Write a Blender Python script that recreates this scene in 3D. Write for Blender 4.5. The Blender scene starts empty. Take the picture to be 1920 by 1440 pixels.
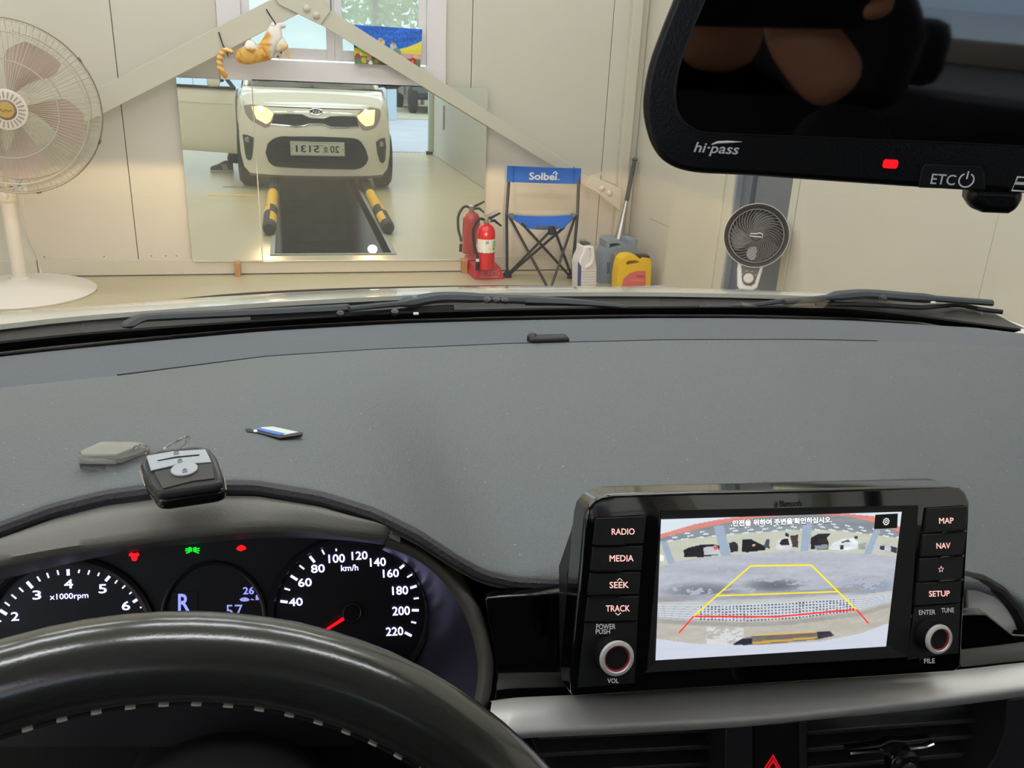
import bpy, bmesh, math, random
import numpy as np
from mathutils import Vector
from math import sin, cos, pi, radians, atan2, sqrt

random.seed(7)
SC = bpy.context.scene
COL = SC.collection

# ------------------------------------------------------------------ camera
F = 1588.7
HC = 1.26                       # height of the lens above the garage floor
D = 5.36                        # distance from the lens to the front wall
PITCH, YAW, ROLL = .3572, .2587, .0458
_B = np.array([[1, 0, 0], [0, 0, -1], [0, 1, 0]], float)
_z = np.array([[cos(YAW), -sin(YAW), 0], [sin(YAW), cos(YAW), 0], [0, 0, 1]])
_x = np.array([[1, 0, 0], [0, cos(PITCH), -sin(PITCH)], [0, sin(PITCH), cos(PITCH)]])
_r = np.array([[cos(ROLL), -sin(ROLL), 0], [sin(ROLL), cos(ROLL), 0], [0, 0, 1]])
R = _r @ _x @ _B @ _z
C = np.array([0, 0, HC])
cam_data = bpy.data.cameras.new('camera')
cam = bpy.data.objects.new('camera', cam_data)
COL.objects.link(cam)
cam_data.sensor_width = 36
cam_data.lens = F / 1920 * 36
cam_data.clip_start = .02
cam_data.clip_end = 200
_m = R.T @ np.diag([1, -1, -1])
import mathutils
M4 = mathutils.Matrix([[*_m[0], 0], [*_m[1], 0], [*_m[2], HC], [0, 0, 0, 1]])
cam.matrix_world = M4
SC.camera = cam

# ------------------------------------------------------------------ world, exposure
W = bpy.data.worlds.new('sky')
SC.world = W
W.use_nodes = True
bg = W.node_tree.nodes['Background']
bg.inputs[0].default_value = (.80, .90, 1.0, 1)
bg.inputs[1].default_value = 2.8
SC.view_settings.view_transform = 'Standard'
SC.view_settings.look = 'None'
SC.view_settings.gamma = 1
SC.view_settings.use_curve_mapping = False
SC.view_settings.exposure = 0.0
LAMP = 19.0                     # ceiling panels
HEADLAMP = 250.0

# ------------------------------------------------------------------ pixel helpers (1920 x 1440)
def ray(px, py): return R.T @ np.array([px - 960, py - 720, F])
def onY(px, py, Y): w = ray(px, py); return C + w * Y / w[1]
def onZ(px, py, Z): w = ray(px, py); return C + w * (Z - HC) / w[2]
def onX(px, py, X): w = ray(px, py); return C + w * X / w[0]
def dep(px, py, d): return C + ray(px, py) / F * d
def mir(p): return np.array([p[0], 2 * D - p[1], p[2]])
def proj(p):
    c = R @ (np.array(p) - C); return 960 + F * c[0] / c[2], 720 + F * c[1] / c[2]
def sm(pts, n=64):                              # smooth closed outline
    P = np.array(pts, float); m = len(P); out = []
    for t in np.linspace(0, m, n, endpoint=False):
        i = int(t); u = t - i; a, b, c, d = P[i - 1], P[i], P[(i + 1) % m], P[(i + 2) % m]
        out.append(.5 * (2 * b + (c - a) * u + (2 * a - 5 * b + 4 * c - d) * u * u + (3 * b - a - 3 * c + d) * u ** 3))
    return [tuple(p) for p in out]
def nrm(v): v = np.array(v, float); return v / np.linalg.norm(v)

class Frame:
    def __init__(s, o, ex, n):
        s.o = np.array(o, float); s.n = nrm(n)
        ex = np.array(ex, float); ex = ex - ex @ s.n * s.n
        s.ex = nrm(ex); s.ey = np.cross(s.n, s.ex)
    def pt(s, u, v, w=0): return s.o + u * s.ex + v * s.ey + w * s.n
    def px(s, x, y, w=0):                       # where the line of sight meets the plane
        r = ray(x, y); o = s.o + w * s.n
        return C + r * ((o - C) @ s.n) / (r @ s.n)
    def uv(s, x, y, w=0):
        p = s.px(x, y, w) - s.o; return p @ s.ex, p @ s.ey

def cr(pts, n):                                 # Catmull-Rom through points
    P = np.array(pts, float); m = len(P)
    P = np.vstack([2 * P[0] - P[1], P, 2 * P[-1] - P[-2]])
    out = []
    for t in np.linspace(0, m - 1 - 1e-9, n):
        i = int(t); u = t - i; a, b, c, d = P[i], P[i + 1], P[i + 2], P[i + 3]
        out.append(.5 * (2 * b + (c - a) * u + (2 * a - 5 * b + 4 * c - d) * u * u + (3 * b - a - 3 * c + d) * u ** 3))
    return np.array(out)

# ------------------------------------------------------------------ materials
def lin(c):
    return tuple(((v / 255) / 12.92 if v / 255 <= .04045 else ((v / 255 + .055) / 1.055) ** 2.4) for v in c) + (1,)
_M = {}
def mat(name, rgb, rough=.5, metal=0, bump=0, bs=200, var=0, vs=8, coat=0, emit=None, es=0, trans=0, ior=1.45, attr=None, spec=.5, spots=None):
    if name in _M: return _M[name]
    m = bpy.data.materials.new(name); m.use_nodes = True
    nt = m.node_tree; b = nt.nodes['Principled BSDF']; L = nt.links
    c = lin(rgb)
    b.inputs['Base Color'].default_value = c
    b.inputs['Roughness'].default_value = rough
    b.inputs['Metallic'].default_value = metal
    b.inputs['Specular IOR Level'].default_value = spec
    b.inputs['Coat Weight'].default_value = coat
    b.inputs['Coat Roughness'].default_value = .03 if coat > .7 else .14
    b.inputs['Transmission Weight'].default_value = trans
    b.inputs['IOR'].default_value = ior
    if emit: b.inputs['Emission Color'].default_value = lin(emit); b.inputs['Emission Strength'].default_value = es
    tc = nt.nodes.new('ShaderNodeTexCoord')
    src = None
    if attr:
        a = nt.nodes.new('ShaderNodeVertexColor'); a.layer_name = attr
        L.new(a.outputs['Color'], b.inputs['Base Color'])
        if emit:
            L.new(a.outputs['Color'], b.inputs['Emission Color'])
    if var:
        n = nt.nodes.new('ShaderNodeTexNoise'); n.inputs['Scale'].default_value = vs; n.inputs['Detail'].default_value = 5
        L.new(tc.outputs['Object'], n.inputs['Vector'])
        mx = nt.nodes.new('ShaderNodeMixRGB'); mx.blend_type = 'MIX'
        mx.inputs[1].default_value = tuple(v * (1 - var) for v in c[:3]) + (1,)
        mx.inputs[2].default_value = tuple(min(1, v * (1 + var)) for v in c[:3]) + (1,)
        L.new(n.outputs[0], mx.inputs[0]); L.new(mx.outputs[0], b.inputs['Base Color']); src = mx.outputs[0]
    if spots:                                   # pale dust specks: (scale, threshold, rgb)
        n = nt.nodes.new('ShaderNodeTexVoronoi'); n.inputs['Scale'].default_value = spots[0]
        L.new(tc.outputs['Object'], n.inputs['Vector'])
        lt = nt.nodes.new('ShaderNodeMath'); lt.operation = 'LESS_THAN'; lt.inputs[1].default_value = spots[1]
        L.new(n.outputs['Distance'], lt.inputs[0])
        n2 = nt.nodes.new('ShaderNodeTexNoise'); n2.inputs['Scale'].default_value = spots[0] * .6
        L.new(tc.outputs['Object'], n2.inputs['Vector'])
        g = nt.nodes.new('ShaderNodeMath'); g.operation = 'GREATER_THAN'; g.inputs[1].default_value = .6
        L.new(n2.outputs[0], g.inputs[0])
        mu = nt.nodes.new('ShaderNodeMath'); mu.operation = 'MULTIPLY'
        L.new(lt.outputs[0], mu.inputs[0]); L.new(g.outputs[0], mu.inputs[1])
        mx = nt.nodes.new('ShaderNodeMixRGB')
        L.new(mu.outputs[0], mx.inputs[0])
        if src: L.new(src, mx.inputs[1])
        else: mx.inputs[1].default_value = c
        mx.inputs[2].default_value = lin(spots[2]); L.new(mx.outputs[0], b.inputs['Base Color'])
    if bump:
        n = nt.nodes.new('ShaderNodeTexNoise'); n.inputs['Scale'].default_value = bs; n.inputs['Detail'].default_value = 3
        L.new(tc.outputs['Object'], n.inputs['Vector'])
        bp = nt.nodes.new('ShaderNodeBump'); bp.inputs['Strength'].default_value = bump; bp.inputs['Distance'].default_value = .001
        L.new(n.outputs[0], bp.inputs['Height']); L.new(bp.outputs[0], b.inputs['Normal'])
    _M[name] = m
    return m

def glass(name, rgb, gloss=.06, rough=.0, tint=1.0, haze=0):
    if name in _M: return _M[name]
    m = bpy.data.materials.new(name); m.use_nodes = True
    nt = m.node_tree; nt.nodes.clear(); L = nt.links
    o = nt.nodes.new('ShaderNodeOutputMaterial')
    t = nt.nodes.new('ShaderNodeBsdfTransparent'); t.inputs[0].default_value = lin(rgb)
    g = nt.nodes.new('ShaderNodeBsdfGlossy'); g.inputs['Roughness'].default_value = rough
    d = nt.nodes.new('ShaderNodeBsdfDiffuse'); d.inputs[0].default_value = (.8, .8, .8, 1)
    lw = nt.nodes.new('ShaderNodeFresnel'); lw.inputs[0].default_value = 1.45
    mu = nt.nodes.new('ShaderNodeMath'); mu.operation = 'MULTIPLY'; mu.inputs[1].default_value = gloss
    L.new(lw.outputs[0], mu.inputs[0])
    a = nt.nodes.new('ShaderNodeMixShader'); L.new(mu.outputs[0], a.inputs[0]); L.new(t.outputs[0], a.inputs[1]); L.new(g.outputs[0], a.inputs[2])
    b = nt.nodes.new('ShaderNodeMixShader'); b.inputs[0].default_value = haze; L.new(a.outputs[0], b.inputs[1]); L.new(d.outputs[0], b.inputs[2])
    L.new(b.outputs[0], o.inputs[0]); _M[name] = m
    return m

CREAM = mat('painted_panel', (207, 202, 188), .55, var=.03, vs=3, bump=.1, bs=60)
CREAM2 = mat('painted_steel', (204, 199, 182), .45, var=.03, vs=5)
FLOORM = mat('resin_floor', (190, 178, 146), .30, var=.10, vs=2.5, bump=.1, bs=20)
WHITEF = mat('window_frame_white', (225, 220, 222), .4)
DARKGAP = mat('dark_gap', (60, 52, 42), .8)
DASH = mat('dash_plastic', (99, 104, 107), .50, bump=.8, bs=700, var=.20, vs=420, spec=.5, spots=(170, .075, (190, 192, 188)))
DASH2 = mat('dash_plastic_shaded', (88, 93, 101), .6, bump=.7, bs=700, var=.16, vs=420, spots=(150, .06, (160, 162, 162)))  # pad plastic again, bluish shade of the downslope put into its colour
BLACK = mat('black_plastic', (22, 22, 23), .5, bump=.3, bs=900)
BLACKM = mat('black_matte', (14, 13, 14), .8)
BLACKS = mat('black_satin', (26, 26, 28), .35)
PIANO = mat('piano_black', (6, 6, 7), .06, coat=1)
VISOR = mat('visor_plastic', (112, 110, 104), .42, bump=.3, bs=900)
SILVER = mat('satin_silver', (214, 213, 210), .42, metal=.25, bump=.08, bs=1200)
CHROME = mat('chrome', (225, 225, 228), .08, metal=1)
ALU = mat('brushed_aluminium', (180, 178, 172), .3, metal=1)
LEATHER = mat('black_leather', (42, 44, 41), .20, coat=.6, bump=.07, bs=900, var=.10, vs=40, spec=.6)
BODY = mat('white_car_paint', (226, 222, 208), .35, coat=1)
RUBBER = mat('rubber', (38, 38, 40), .7, bump=.2, bs=80)
WIPER = mat('wiper_black', (52, 56, 62), .5)
COWL = mat('cowl_plastic', (70, 66, 64), .7, bump=.3, bs=400)
WTXT = mat('white_print_glow', (225, 225, 225), .5, emit=(225, 225, 225), es=.15)  # plain print, brightened by a faint added glow
BTXT = mat('button_backlight', (240, 205, 200), .5, emit=(240, 205, 200), es=.55)
CLTXT = mat('cluster_backlight', (225, 225, 255), .5, emit=(222, 222, 255), es=1.2)
CLDIM = mat('cluster_display_glow', (150, 155, 235), .5, emit=(165, 172, 250), es=.75)
REDG = mat('red_glow', (255, 20, 25), .5, emit=(255, 12, 22), es=1.6)
GREENG = mat('green_glow', (30, 230, 60), .5, emit=(20, 235, 50), es=1.2)
HANDM = mat('skin', (205, 150, 120), .5, bump=.1, bs=300)

# ------------------------------------------------------------------ mesh builder
class MB:
    def __init__(s): s.v = []; s.f = []; s.col = None
    def add(s, vs, fs):
        b = len(s.v); s.v += [tuple(float(a) for a in p) for p in vs]; s.f += [tuple(i + b for i in f) for f in fs]; return s
    def box(s, c, d, ax=None):
        c = np.array(c, float); ax = np.eye(3) if ax is None else np.array(ax, float)
        vs = [c + (i * d[0] * ax[0] + j * d[1] * ax[1] + k * d[2] * ax[2]) / 2 for i in (-1, 1) for j in (-1, 1) for k in (-1, 1)]
        return s.add(vs, [(0, 1, 3, 2), (4, 6, 7, 5), (0, 4, 5, 1), (2, 3, 7, 6), (0, 2, 6, 4), (1, 5, 7, 3)])
    def span(s, a, b):
        a, b = np.array(a, float), np.array(b, float); return s.box((a + b) / 2, np.abs(b - a))
    def hexa(s, q1, q2):                        # two quads joined
        vs = list(q1) + list(q2)
        return s.add(vs, [(0, 3, 2, 1), (4, 5, 6, 7), (0, 1, 5, 4), (1, 2, 6, 5), (2, 3, 7, 6), (3, 0, 4, 7)])
    def tube(s, pts, r, n=8, closed=False, caps=True, flat=None):
        P = [np.array(p, float) for p in pts]; m = len(P)
        rr = r if hasattr(r, '__len__') else [r] * m
        b = []; up = None
        for i in range(m):
            a = P[(i - 1) % m] if (closed or i) else P[0]
            c = P[(i + 1) % m] if (closed or i < m - 1) else P[-1]
            t = nrm(c - a)
            if up is None:
                up = np.array([0, 0, 1.]) if abs(t[2]) < .9 else np.array([1., 0, 0])
            e = nrm(np.cross(t, up)); up = np.cross(e, t)
            fl = 1 if flat is None else flat
            b.append([P[i] + rr[i] * (cos(2 * pi * k / n) * e + fl * sin(2 * pi * k / n) * up) for k in range(n)])
        vs = [v for ring in b for v in ring]; fs = []
        for i in range(m if closed else m - 1):
            j = (i + 1) % m
            for k in range(n):
                q = (k + 1) % n; fs.append((i * n + k, i * n + q, j * n + q, j * n + k))
        if caps and not closed: fs += [tuple(range(n))[::-1], tuple((m - 1) * n + k for k in range(n))]
        return s.add(vs, fs)
    def lathe(s, prof, o, axis, n=24, ex=None, caps=True):
        ax = nrm(axis); e = np.array(ex, float) if ex is not None else (np.array([1., 0, 0]) if abs(ax[0]) < .9 else np.array([0, 1., 0]))
        e = nrm(e - e @ ax * ax); g = np.cross(ax, e); o = np.array(o, float); m = len(prof)
        vs = [o + h * ax + r * (cos(2 * pi * k / n) * e + sin(2 * pi * k / n) * g) for r, h in prof for k in range(n)]
        fs = [(i * n + k, i * n + (k + 1) % n, (i + 1) * n + (k + 1) % n, (i + 1) * n + k) for i in range(m - 1) for k in range(n)]
        if caps and prof[0][0] > 1e-5: fs.append(tuple(range(n))[::-1])
        if caps and prof[-1][0] > 1e-5: fs.append(tuple((m - 1) * n + k for k in range(n)))
        return s.add(vs, fs)
    def prism(s, front, back):                  # two equal rings of points
        n = len(front)
        fs = [tuple(range(n)), tuple(range(2 * n - 1, n - 1, -1))] + [(i, n + i, n + (i + 1) % n, (i + 1) % n) for i in range(n)]
        return s.add(list(front) + list(back), fs)
    def slab(s, fr, uv, w0, w1):                # polygon in a frame, extruded along its normal
        return s.prism([fr.pt(u, v, w1) for u, v in uv], [fr.pt(u, v, w0) for u, v in uv])
    def pxslab(s, fr, pxs, w0, w1):             # the polygon is read off a plane of the frame at height w1
        uv = [fr.uv(x, y, w1) for x, y in pxs]; return s.slab(fr, uv, w0, w1)
    def grid(s, G, thick=None):
        n, m = len(G), len(G[0]); vs = [p for row in G for p in row]
        fs = [(i * m + j, i * m + j + 1, (i + 1) * m + j + 1, (i + 1) * m + j) for i in range(n - 1) for j in range(m - 1)]
        if thick is not None:
            t = np.array(thick, float); k = len(vs)
            vs = list(vs) + [np.array(p) + t for p in vs]
            fs += [tuple(a + k for a in f[::-1]) for f in fs]
            for j in range(m - 1):
                fs.append((j, k + j, k + j + 1, j + 1)); a = (n - 1) * m + j; fs.append((a, a + 1, k + a + 1, k + a))
            for i in range(n - 1):
                a, b = i * m, (i + 1) * m; fs.append((a, b, k + b, k + a)); a += m - 1; b += m - 1; fs.append((a, k + a, k + b, b))
        return s.add(vs, fs)

def link(name, me, parent=None, org=None):
    o = bpy.data.objects.new(name, me); COL.objects.link(o)
    if parent is not None: o.parent = parent
    return o
def worg(o):
    v = np.zeros(3)
    while o is not None: v += np.array(o.location); o = o.parent
    return v
def part(name, mb, m, parent=None, smooth=True, bevel=0, label=None, seg=2, fix=True, sub=0, col=None, ang=35):
    me = bpy.data.meshes.new(name)
    org = worg(parent) if parent is not None else np.mean(np.array(mb.v), 0) * 1.0
    if parent is None: org[2] = min(p[2] for p in mb.v)
    V = np.array(mb.v) - org
    me.from_pydata([tuple(p) for p in V], [], mb.f)
    me.materials.append(m)
    if col is not None:
        a = me.color_attributes.new('Col', 'FLOAT_COLOR', 'POINT')
        a.data.foreach_set('color', np.array(col, np.float32).ravel())
    if fix:
        bm = bmesh.new(); bm.from_mesh(me); bmesh.ops.recalc_face_normals(bm, faces=bm.faces); bm.to_mesh(me); bm.free()
    me.update()
    if smooth:
        me.polygons.foreach_set('use_smooth', [True] * len(me.polygons))
        try: me.set_sharp_from_angle(angle=radians(ang))
        except Exception: pass
    o = link(name, me, parent)
    if parent is None: o.location = tuple(org)
    if bevel:
        b = o.modifiers.new('bevel', 'BEVEL'); b.width = bevel; b.segments = seg; b.limit_method = 'ANGLE'; b.angle_limit = radians(40)
    if sub:
        b = o.modifiers.new('sub', 'SUBSURF'); b.levels = sub; b.render_levels = sub
    if label: o['label'] = label
    return o
def thing(name, label, cat, loc, group=None):
    o = bpy.data.objects.new(name, None); COL.objects.link(o); o.location = tuple(float(v) for v in loc); o.empty_display_size = .05
    o['label'] = label; o['category'] = cat
    if group: o['group'] = group
    return o
def tag(o, label, cat, group=None):
    o['label'] = label; o['category'] = cat
    if group: o['group'] = group
    return o
def struct(o): o['kind'] = 'structure'; return o
def dup(root, loc, label=None):
    r = root.copy(); COL.objects.link(r); r.location = tuple(loc)
    if label: r['label'] = label
    for ch in list(root.children):
        c = ch.copy(); COL.objects.link(c); c.parent = r
        for g in ch.children:
            d = g.copy(); COL.objects.link(d); d.parent = c
    return r

_TC = {}
def glyphs(s, bold=0, shear=0):
    key = (s, bold, shear)
    if key in _TC: return _TC[key]
    cu = bpy.data.curves.new('txt', 'FONT'); cu.body = s; cu.size = 1; cu.shear = shear; cu.resolution_u = 3
    ob = bpy.data.objects.new('txt', cu); COL.objects.link(ob)
    dg = bpy.context.evaluated_depsgraph_get(); dg.update()
    me = bpy.data.meshes.new_from_object(ob.evaluated_get(dg))
    V = [tuple(v.co) for v in me.vertices]; Fc = [tuple(p.vertices) for p in me.polygons]
    bpy.data.objects.remove(ob); bpy.data.curves.remove(cu); bpy.data.meshes.remove(me)
    V = np.array(V)[:, :2] if V else np.zeros((1, 2))
    if bold:                                # heavier strokes: the outline repeated with small shifts
        n = len(V); sh = [(bold * cos(a), bold * sin(a)) for a in np.linspace(0, 2 * pi, 8, endpoint=False)]
        V = np.vstack([V + np.array(q) for q in sh]); Fc = [tuple(i + n * k for i in f) for k in range(8) for f in Fc]
    mn, mx = V.min(0), V.max(0)
    _TC[key] = ((V - mn) / np.maximum(mx - mn, 1e-6), Fc); return _TC[key]
def text(s, bl, br, tl, m, parent, name='lettering', bold=0, shear=0, off=(0, 0, 0)):
    """letters filling the parallelogram bottom-left, bottom-right, top-left (world points)"""
    V, Fc = glyphs(s, bold, shear)
    bl, br, tl = [np.array(a, float) + np.array(off, float) for a in (bl, br, tl)]
    mb = MB(); mb.add([bl + u * (br - bl) + v * (tl - bl) for u, v in V], Fc)
    return part(name, mb, m, parent, smooth=False, fix=False)
def tpx(s, fr, x0, yb, x1, yb1, yt, m, parent, w=.0003, name='lettering', bold=0, shear=0):
    """text with baseline (x0,yb)-(x1,yb1) and top-left y = yt, in pixels on a plane"""
    dx = (yb1 - yb) / max(1, (x1 - x0)) * (yt - yb) * -1
    return text(s, fr.px(x0, yb, w), fr.px(x1, yb1, w), fr.px(x0 + dx, yt, w), m, parent, name, bold, shear)
# ================================================================== THE GARAGE
XR, XC, XL = 2.03, 2.18, -4.2           # right wall, its set-back front stretch, left wall
YB, ZC = -2.15, 3.7                     # back wall with the open gate, ceiling
PITX0, PITX1, PITY0, PITY1 = -.145, .65, -.6, 4.745

# floor pieces round the inspection pit
mb = MB()
mb.span((XL - .1, YB - .25, -.12), (PITX0, D + .1, 0)).span((PITX1, YB - .25, -.12), (XC + .1, D + .1, 0))
mb.span((PITX0, PITY1, -.12), (PITX1, D + .1, 0)).span((PITX0, YB - .25, -.12), (PITX1, PITY0, 0))
struct(part('floor', mb, FLOORM, smooth=False))
PITM = mat('pit_concrete', (160, 165, 172), .7, var=.15, vs=6, bump=.3, bs=30)
PITL = mat('pit_light_edge', (150, 156, 156), .6, var=.1)
pit = thing('inspection_pit', 'sunken dark grey inspection pit in the floor, seen in the mirror', 'pit', ((PITX0 + PITX1) / 2, 2.1, -1.0))
mb = MB(); mb.span((PITX0, PITY0, -1.0), (PITX1, PITY1, -.96)); part('pit_bottom', mb, PITM, pit, False)
for a, b in (((PITX0 - .02, PITY0, -1.0), (PITX0, PITY1, -.001)), ((PITX1, PITY0, -1.0), (PITX1 + .02, PITY1, -.001)), ((PITX0, PITY1, -1.0), (PITX1, PITY1 + .02, -.001)), ((PITX0, PITY0 - .02, -1.0), (PITX1, PITY0, -.001))):
    mb = MB(); mb.span(a, b); part('pit_wall', mb, PITM, pit, False)
mb = MB(); mb.span((PITX0 - .03, PITY0, .0005), (PITX0, PITY1 + .03, .006)).span((PITX1, PITY0, .0005), (PITX1 + .03, PITY1 + .03, .006)).span((PITX0, PITY1, .0005), (PITX1, PITY1 + .03, .006))
part('steel_edge', mb, PITL, pit, False)
lp = thing('work_lamp', 'small glaring white lamp inside the end of the floor pit', 'lamp', (.525, 4.62, -.12))
lq = mir(onZ(697, 464, -.035)); lax = (0, .8, .6)
mb = MB(); mb.tube([lq + (0, -.02, -.03), lq + (0, -.04, -.5), (lq[0], lq[1] - .04, -.96)], .012, 8); part('lamp_stand', mb, BLACKS, lp)
mb = MB(); mb.lathe([(.022, -.03), (.036, -.012), (.036, .0)], lq, lax, 16); part('lamp_housing', mb, BLACKS, lp)
mb = MB(); mb.lathe([(.034, .0005), (.02, .010), (0, .013)], lq, lax, 16); part('lamp_lens', mb, mat('lamp_lens_lit', (255, 255, 255), .4, emit=(235, 255, 245), es=30), lp)

YEL = mat('yellow_paint', (232, 178, 40), .5, var=.1, vs=20)
for rx0, ry0, rx1, ry1, lb in ((-.19, 4.09, -.195, 1.1, 'yellow and black guard rail along the left side of the pit'), (.70, 4.06, .735, 1.1, 'yellow and black guard rail along the right side of the pit')):
    t = thing('guard_rail', lb, 'guard rail', (rx0, 2.6, 0))
    P = lambda k: np.array([rx0 + (rx1 - rx0) * k, ry0 + (ry1 - ry0) * k, .052])
    mb = MB(); mb.tube([P(0), P(.012), P(.02), P(.3)], [.04, .05, .052, .052], 16); part('end_cap', mb, RUBBER, t)
    mb = MB(); mb.tube([P(.3), P(.62)], .046, 16); part('rail_tube', mb, YEL, t)
    mb = MB(); mb.tube([P(.62), P(1)], .048, 16); part('rubber_sleeve', mb, RUBBER, t)
    for k0, k1, sgn in ((.05, .17, 1 if rx0 < 0 else -1), (.20, .29, -1 if rx0 < 0 else 1)):   # worn yellow stripes that show through
        G = [[P(k) + np.array([sgn * .0535 * cos(a), 0, .0535 * sin(a)]) for a in np.linspace(.2, 1.5, 6)] for k in np.linspace(k0, k1, 5)]
        mb = MB(); mb.grid(G); part('yellow_stripe', mb, YEL, t)
mb = MB(); mb.span((-.78, 2.02, .0005), (-.27, 2.09, .003)); struct(part('trim_1', mb, mat('floor_line_yellow', (235, 185, 90), .5), smooth=False))
mb = MB(); mb.span((-.68, 1.45, .0005), (-.32, 1.50, .003)); struct(part('trim_2', mb, mat('floor_line_green', (140, 160, 140), .5), smooth=False))

# front wall: sandwich panels with real joints, hole for the window
wf = struct(thing('wall_front', 'cream sandwich panel wall in front of the car', 'wall', (0, D, 0)))
del wf['category']; del wf['label']
mb = MB(); mb.span((XL, D + .012, 0), (-.37, D + .1, ZC)).span((.915, D + .012, 0), (XC + .1, D + .1, ZC)).span((-.37, D + .012, 0), (.915, D + .1, 1.12)).span((-.37, D + .012, 2.55), (.915, D + .1, ZC))
part('wall_core', mb, DARKGAP, wf, False)
ed = [XL, -3.79, -2.83, -1.87, -.914, -.37, .043, .915, 1.075, 1.957, XC]
for a, b in zip(ed[:-1], ed[1:]):
    if a in (-.37, .043):                    # panels above and below the window
        mb = MB(); mb.span((a + .002, D, .005), (b - .002, D + .02, 1.12)); part('panel', mb, CREAM, wf, False, bevel=.002)
        mb = MB(); mb.span((a + .002, D, 2.55), (b - .002, D + .02, ZC)); part('panel', mb, CREAM, wf, False, bevel=.002)
    else:
        g0 = .0005 if a == -.37 else .002; 
        mb = MB(); mb.span((a + g0, D, .005), (b - .002, D + .02, ZC)); part('panel', mb, CREAM, wf, False, bevel=.002)
# shallow ribs pressed into the panel right of the window
for x in (1.2, 1.29, 1.385, 1.6, 1.70, 1.80):
    mb = MB(); mb.span((x, D - .0004, .10), (x + .006, D + .001, ZC)); part('rib', mb, CREAM, wf, False)
bb = struct(thing('baseboard_front', 'x', 'x', (0, D, 0))); del bb['label']; del bb['category']
for a, b in ((XL, -1.46), (-1.455, XC)):
    mb = MB(); mb.span((a, D - .022, .006), (b, D - .001, .098)); part('board', mb, CREAM2, bb, False, bevel=.002)
SCR = mat('screw_head', (120, 112, 96), .5)
for x in (-1.75, -1.42, -1.1, -.84, -.76, -.70):
    mb = MB(); q = (x, D, .115); mb.lathe([(.004, 0), (.003, .0015), (0, .002)], q, (0, -1, 0), 8); part('screw', mb, SCR, wf)

# window
wn = struct(thing('window_1', 'x', 'x', (.27, D, 1.13))); del wn['label']; del wn['category']
def fbox(x0, x1, z0, z1, y0=D - .02, y1=D + .03, m=WHITEF, nm='window_frame', bv=.003):
    mb = MB(); mb.span((x0, y0, z0), (x1, y1, z1)); return part(nm, mb, m, wn, False, bevel=bv)
fbox(-.37, -.24, 1.243, 2.5); fbox(.80, .915, 1.243, 2.5); fbox(-.37, .915, 2.5, 2.6)
fbox(-.37, .915, 1.125, 1.243, D - .03, D + .03, nm='sill_board')
for x0, x1 in ((-.24, .268), (.268, .80)):
    w = .045
    fbox(x0, x0 + w, 1.25, 2.49, D - .005, D + .03, nm='sash'); fbox(x1 - w, x1, 1.25, 2.49, D - .005, D + .03, nm='sash')
    fbox(x0 + w, x1 - w, 1.25, 1.31, D - .005, D + .03, nm='sash'); fbox(x0 + w, x1 - w, 2.43, 2.49, D - .005, D + .03, nm='sash')
    fbox(x0 + w, x1 - w, 1.31, 2.43, D + .012, D + .018, m=glass('window_glass', (235, 245, 243), .5, haze=.38), nm='pane', bv=0)
fbox(.25, .256, 1.42, 1.62, D - .012, D - .004, mat('latch', (120, 125, 120), .4), 'latch')
# outside behind the window
grd = MB(); grd.span((-14, D + .3, -.15), (14, 26, -.05)); struct(part('ground_front', grd, mat('grass_ground', (150, 158, 120), .9, var=.2), smooth=False))
LEAF = mat('leaf', (176, 206, 140), .7, var=.2, vs=2)
def tree(x, y, z, r, n, lb):
    t = thing('broadleaf_tree', lb, 'tree', (x, y, -.05))
    mb = MB(); mb.tube([(x, y, -.05), (x + .05, y, z * .5), (x, y, z)], [.16, .12, .06], 8); part('trunk', mb, mat('bark', (110, 95, 80), .9), t)
    rg = np.random.RandomState(int(x * 10) % 97); mb = MB()
    for i in range(n):
        d = rg.normal(size=3); d /= np.linalg.norm(d); q = np.array([x, y, z + .2]) + d * r * (rg.rand() ** .4) * np.array([1.1, 1, .9])
        a = nrm(rg.normal(size=3)); b = nrm(np.cross(a, rg.normal(size=3))); s_ = .06 + .05 * rg.rand()
        mb.add([q - a * s_, q + b * s_ * .5, q + a * s_, q - b * s_ * .5], [(0, 1, 2, 3)])
    o = part('foliage', mb, LEAF, t, False, fix=False); o['kind'] = 'stuff'
tree(1.6, 17, 2.55, 1.25, 2600, 'pale green leafy tree outside behind the right window pane')

# ceiling, side and back walls
ce = MB(); ce.span((XL - .1, YB - .2, ZC), (XC + .2, D + .1, ZC + .1)); struct(part('ceiling', ce, mat('ceiling_panel', (214, 210, 200), .7), smooth=False))
wl = MB(); wl.span((XL - .1, YB, 0), (XL, D, ZC)); struct(part('wall_left', wl, CREAM, smooth=False))
wb = struct(thing('wall_back', 'x', 'x', (0, YB, 0))); del wb['label']; del wb['category']
mb = MB(); mb.span((XL, YB - .2, 3.1), (XR, YB, ZC)); part('lintel', mb, CREAM, wb, False)
mb = MB(); mb.span((XL, YB - .2, 0), (XL + .35, YB, 3.1)); part('jamb', mb, CREAM, wb, False)
mb = MB(); mb.span((XR - .07, YB - .12, .03), (XR + .12, YB - .02, 3.1)); part('gate_guide', mb, mat('gate_guide', (186, 192, 176), .4), wb, False, bevel=.004)
mb = MB(); mb.span((XR - .10, YB - .1, 0), (XR - .01, YB, .045)); part('guide_foot', mb, DARKGAP, wb, False, bevel=.004)

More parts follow.
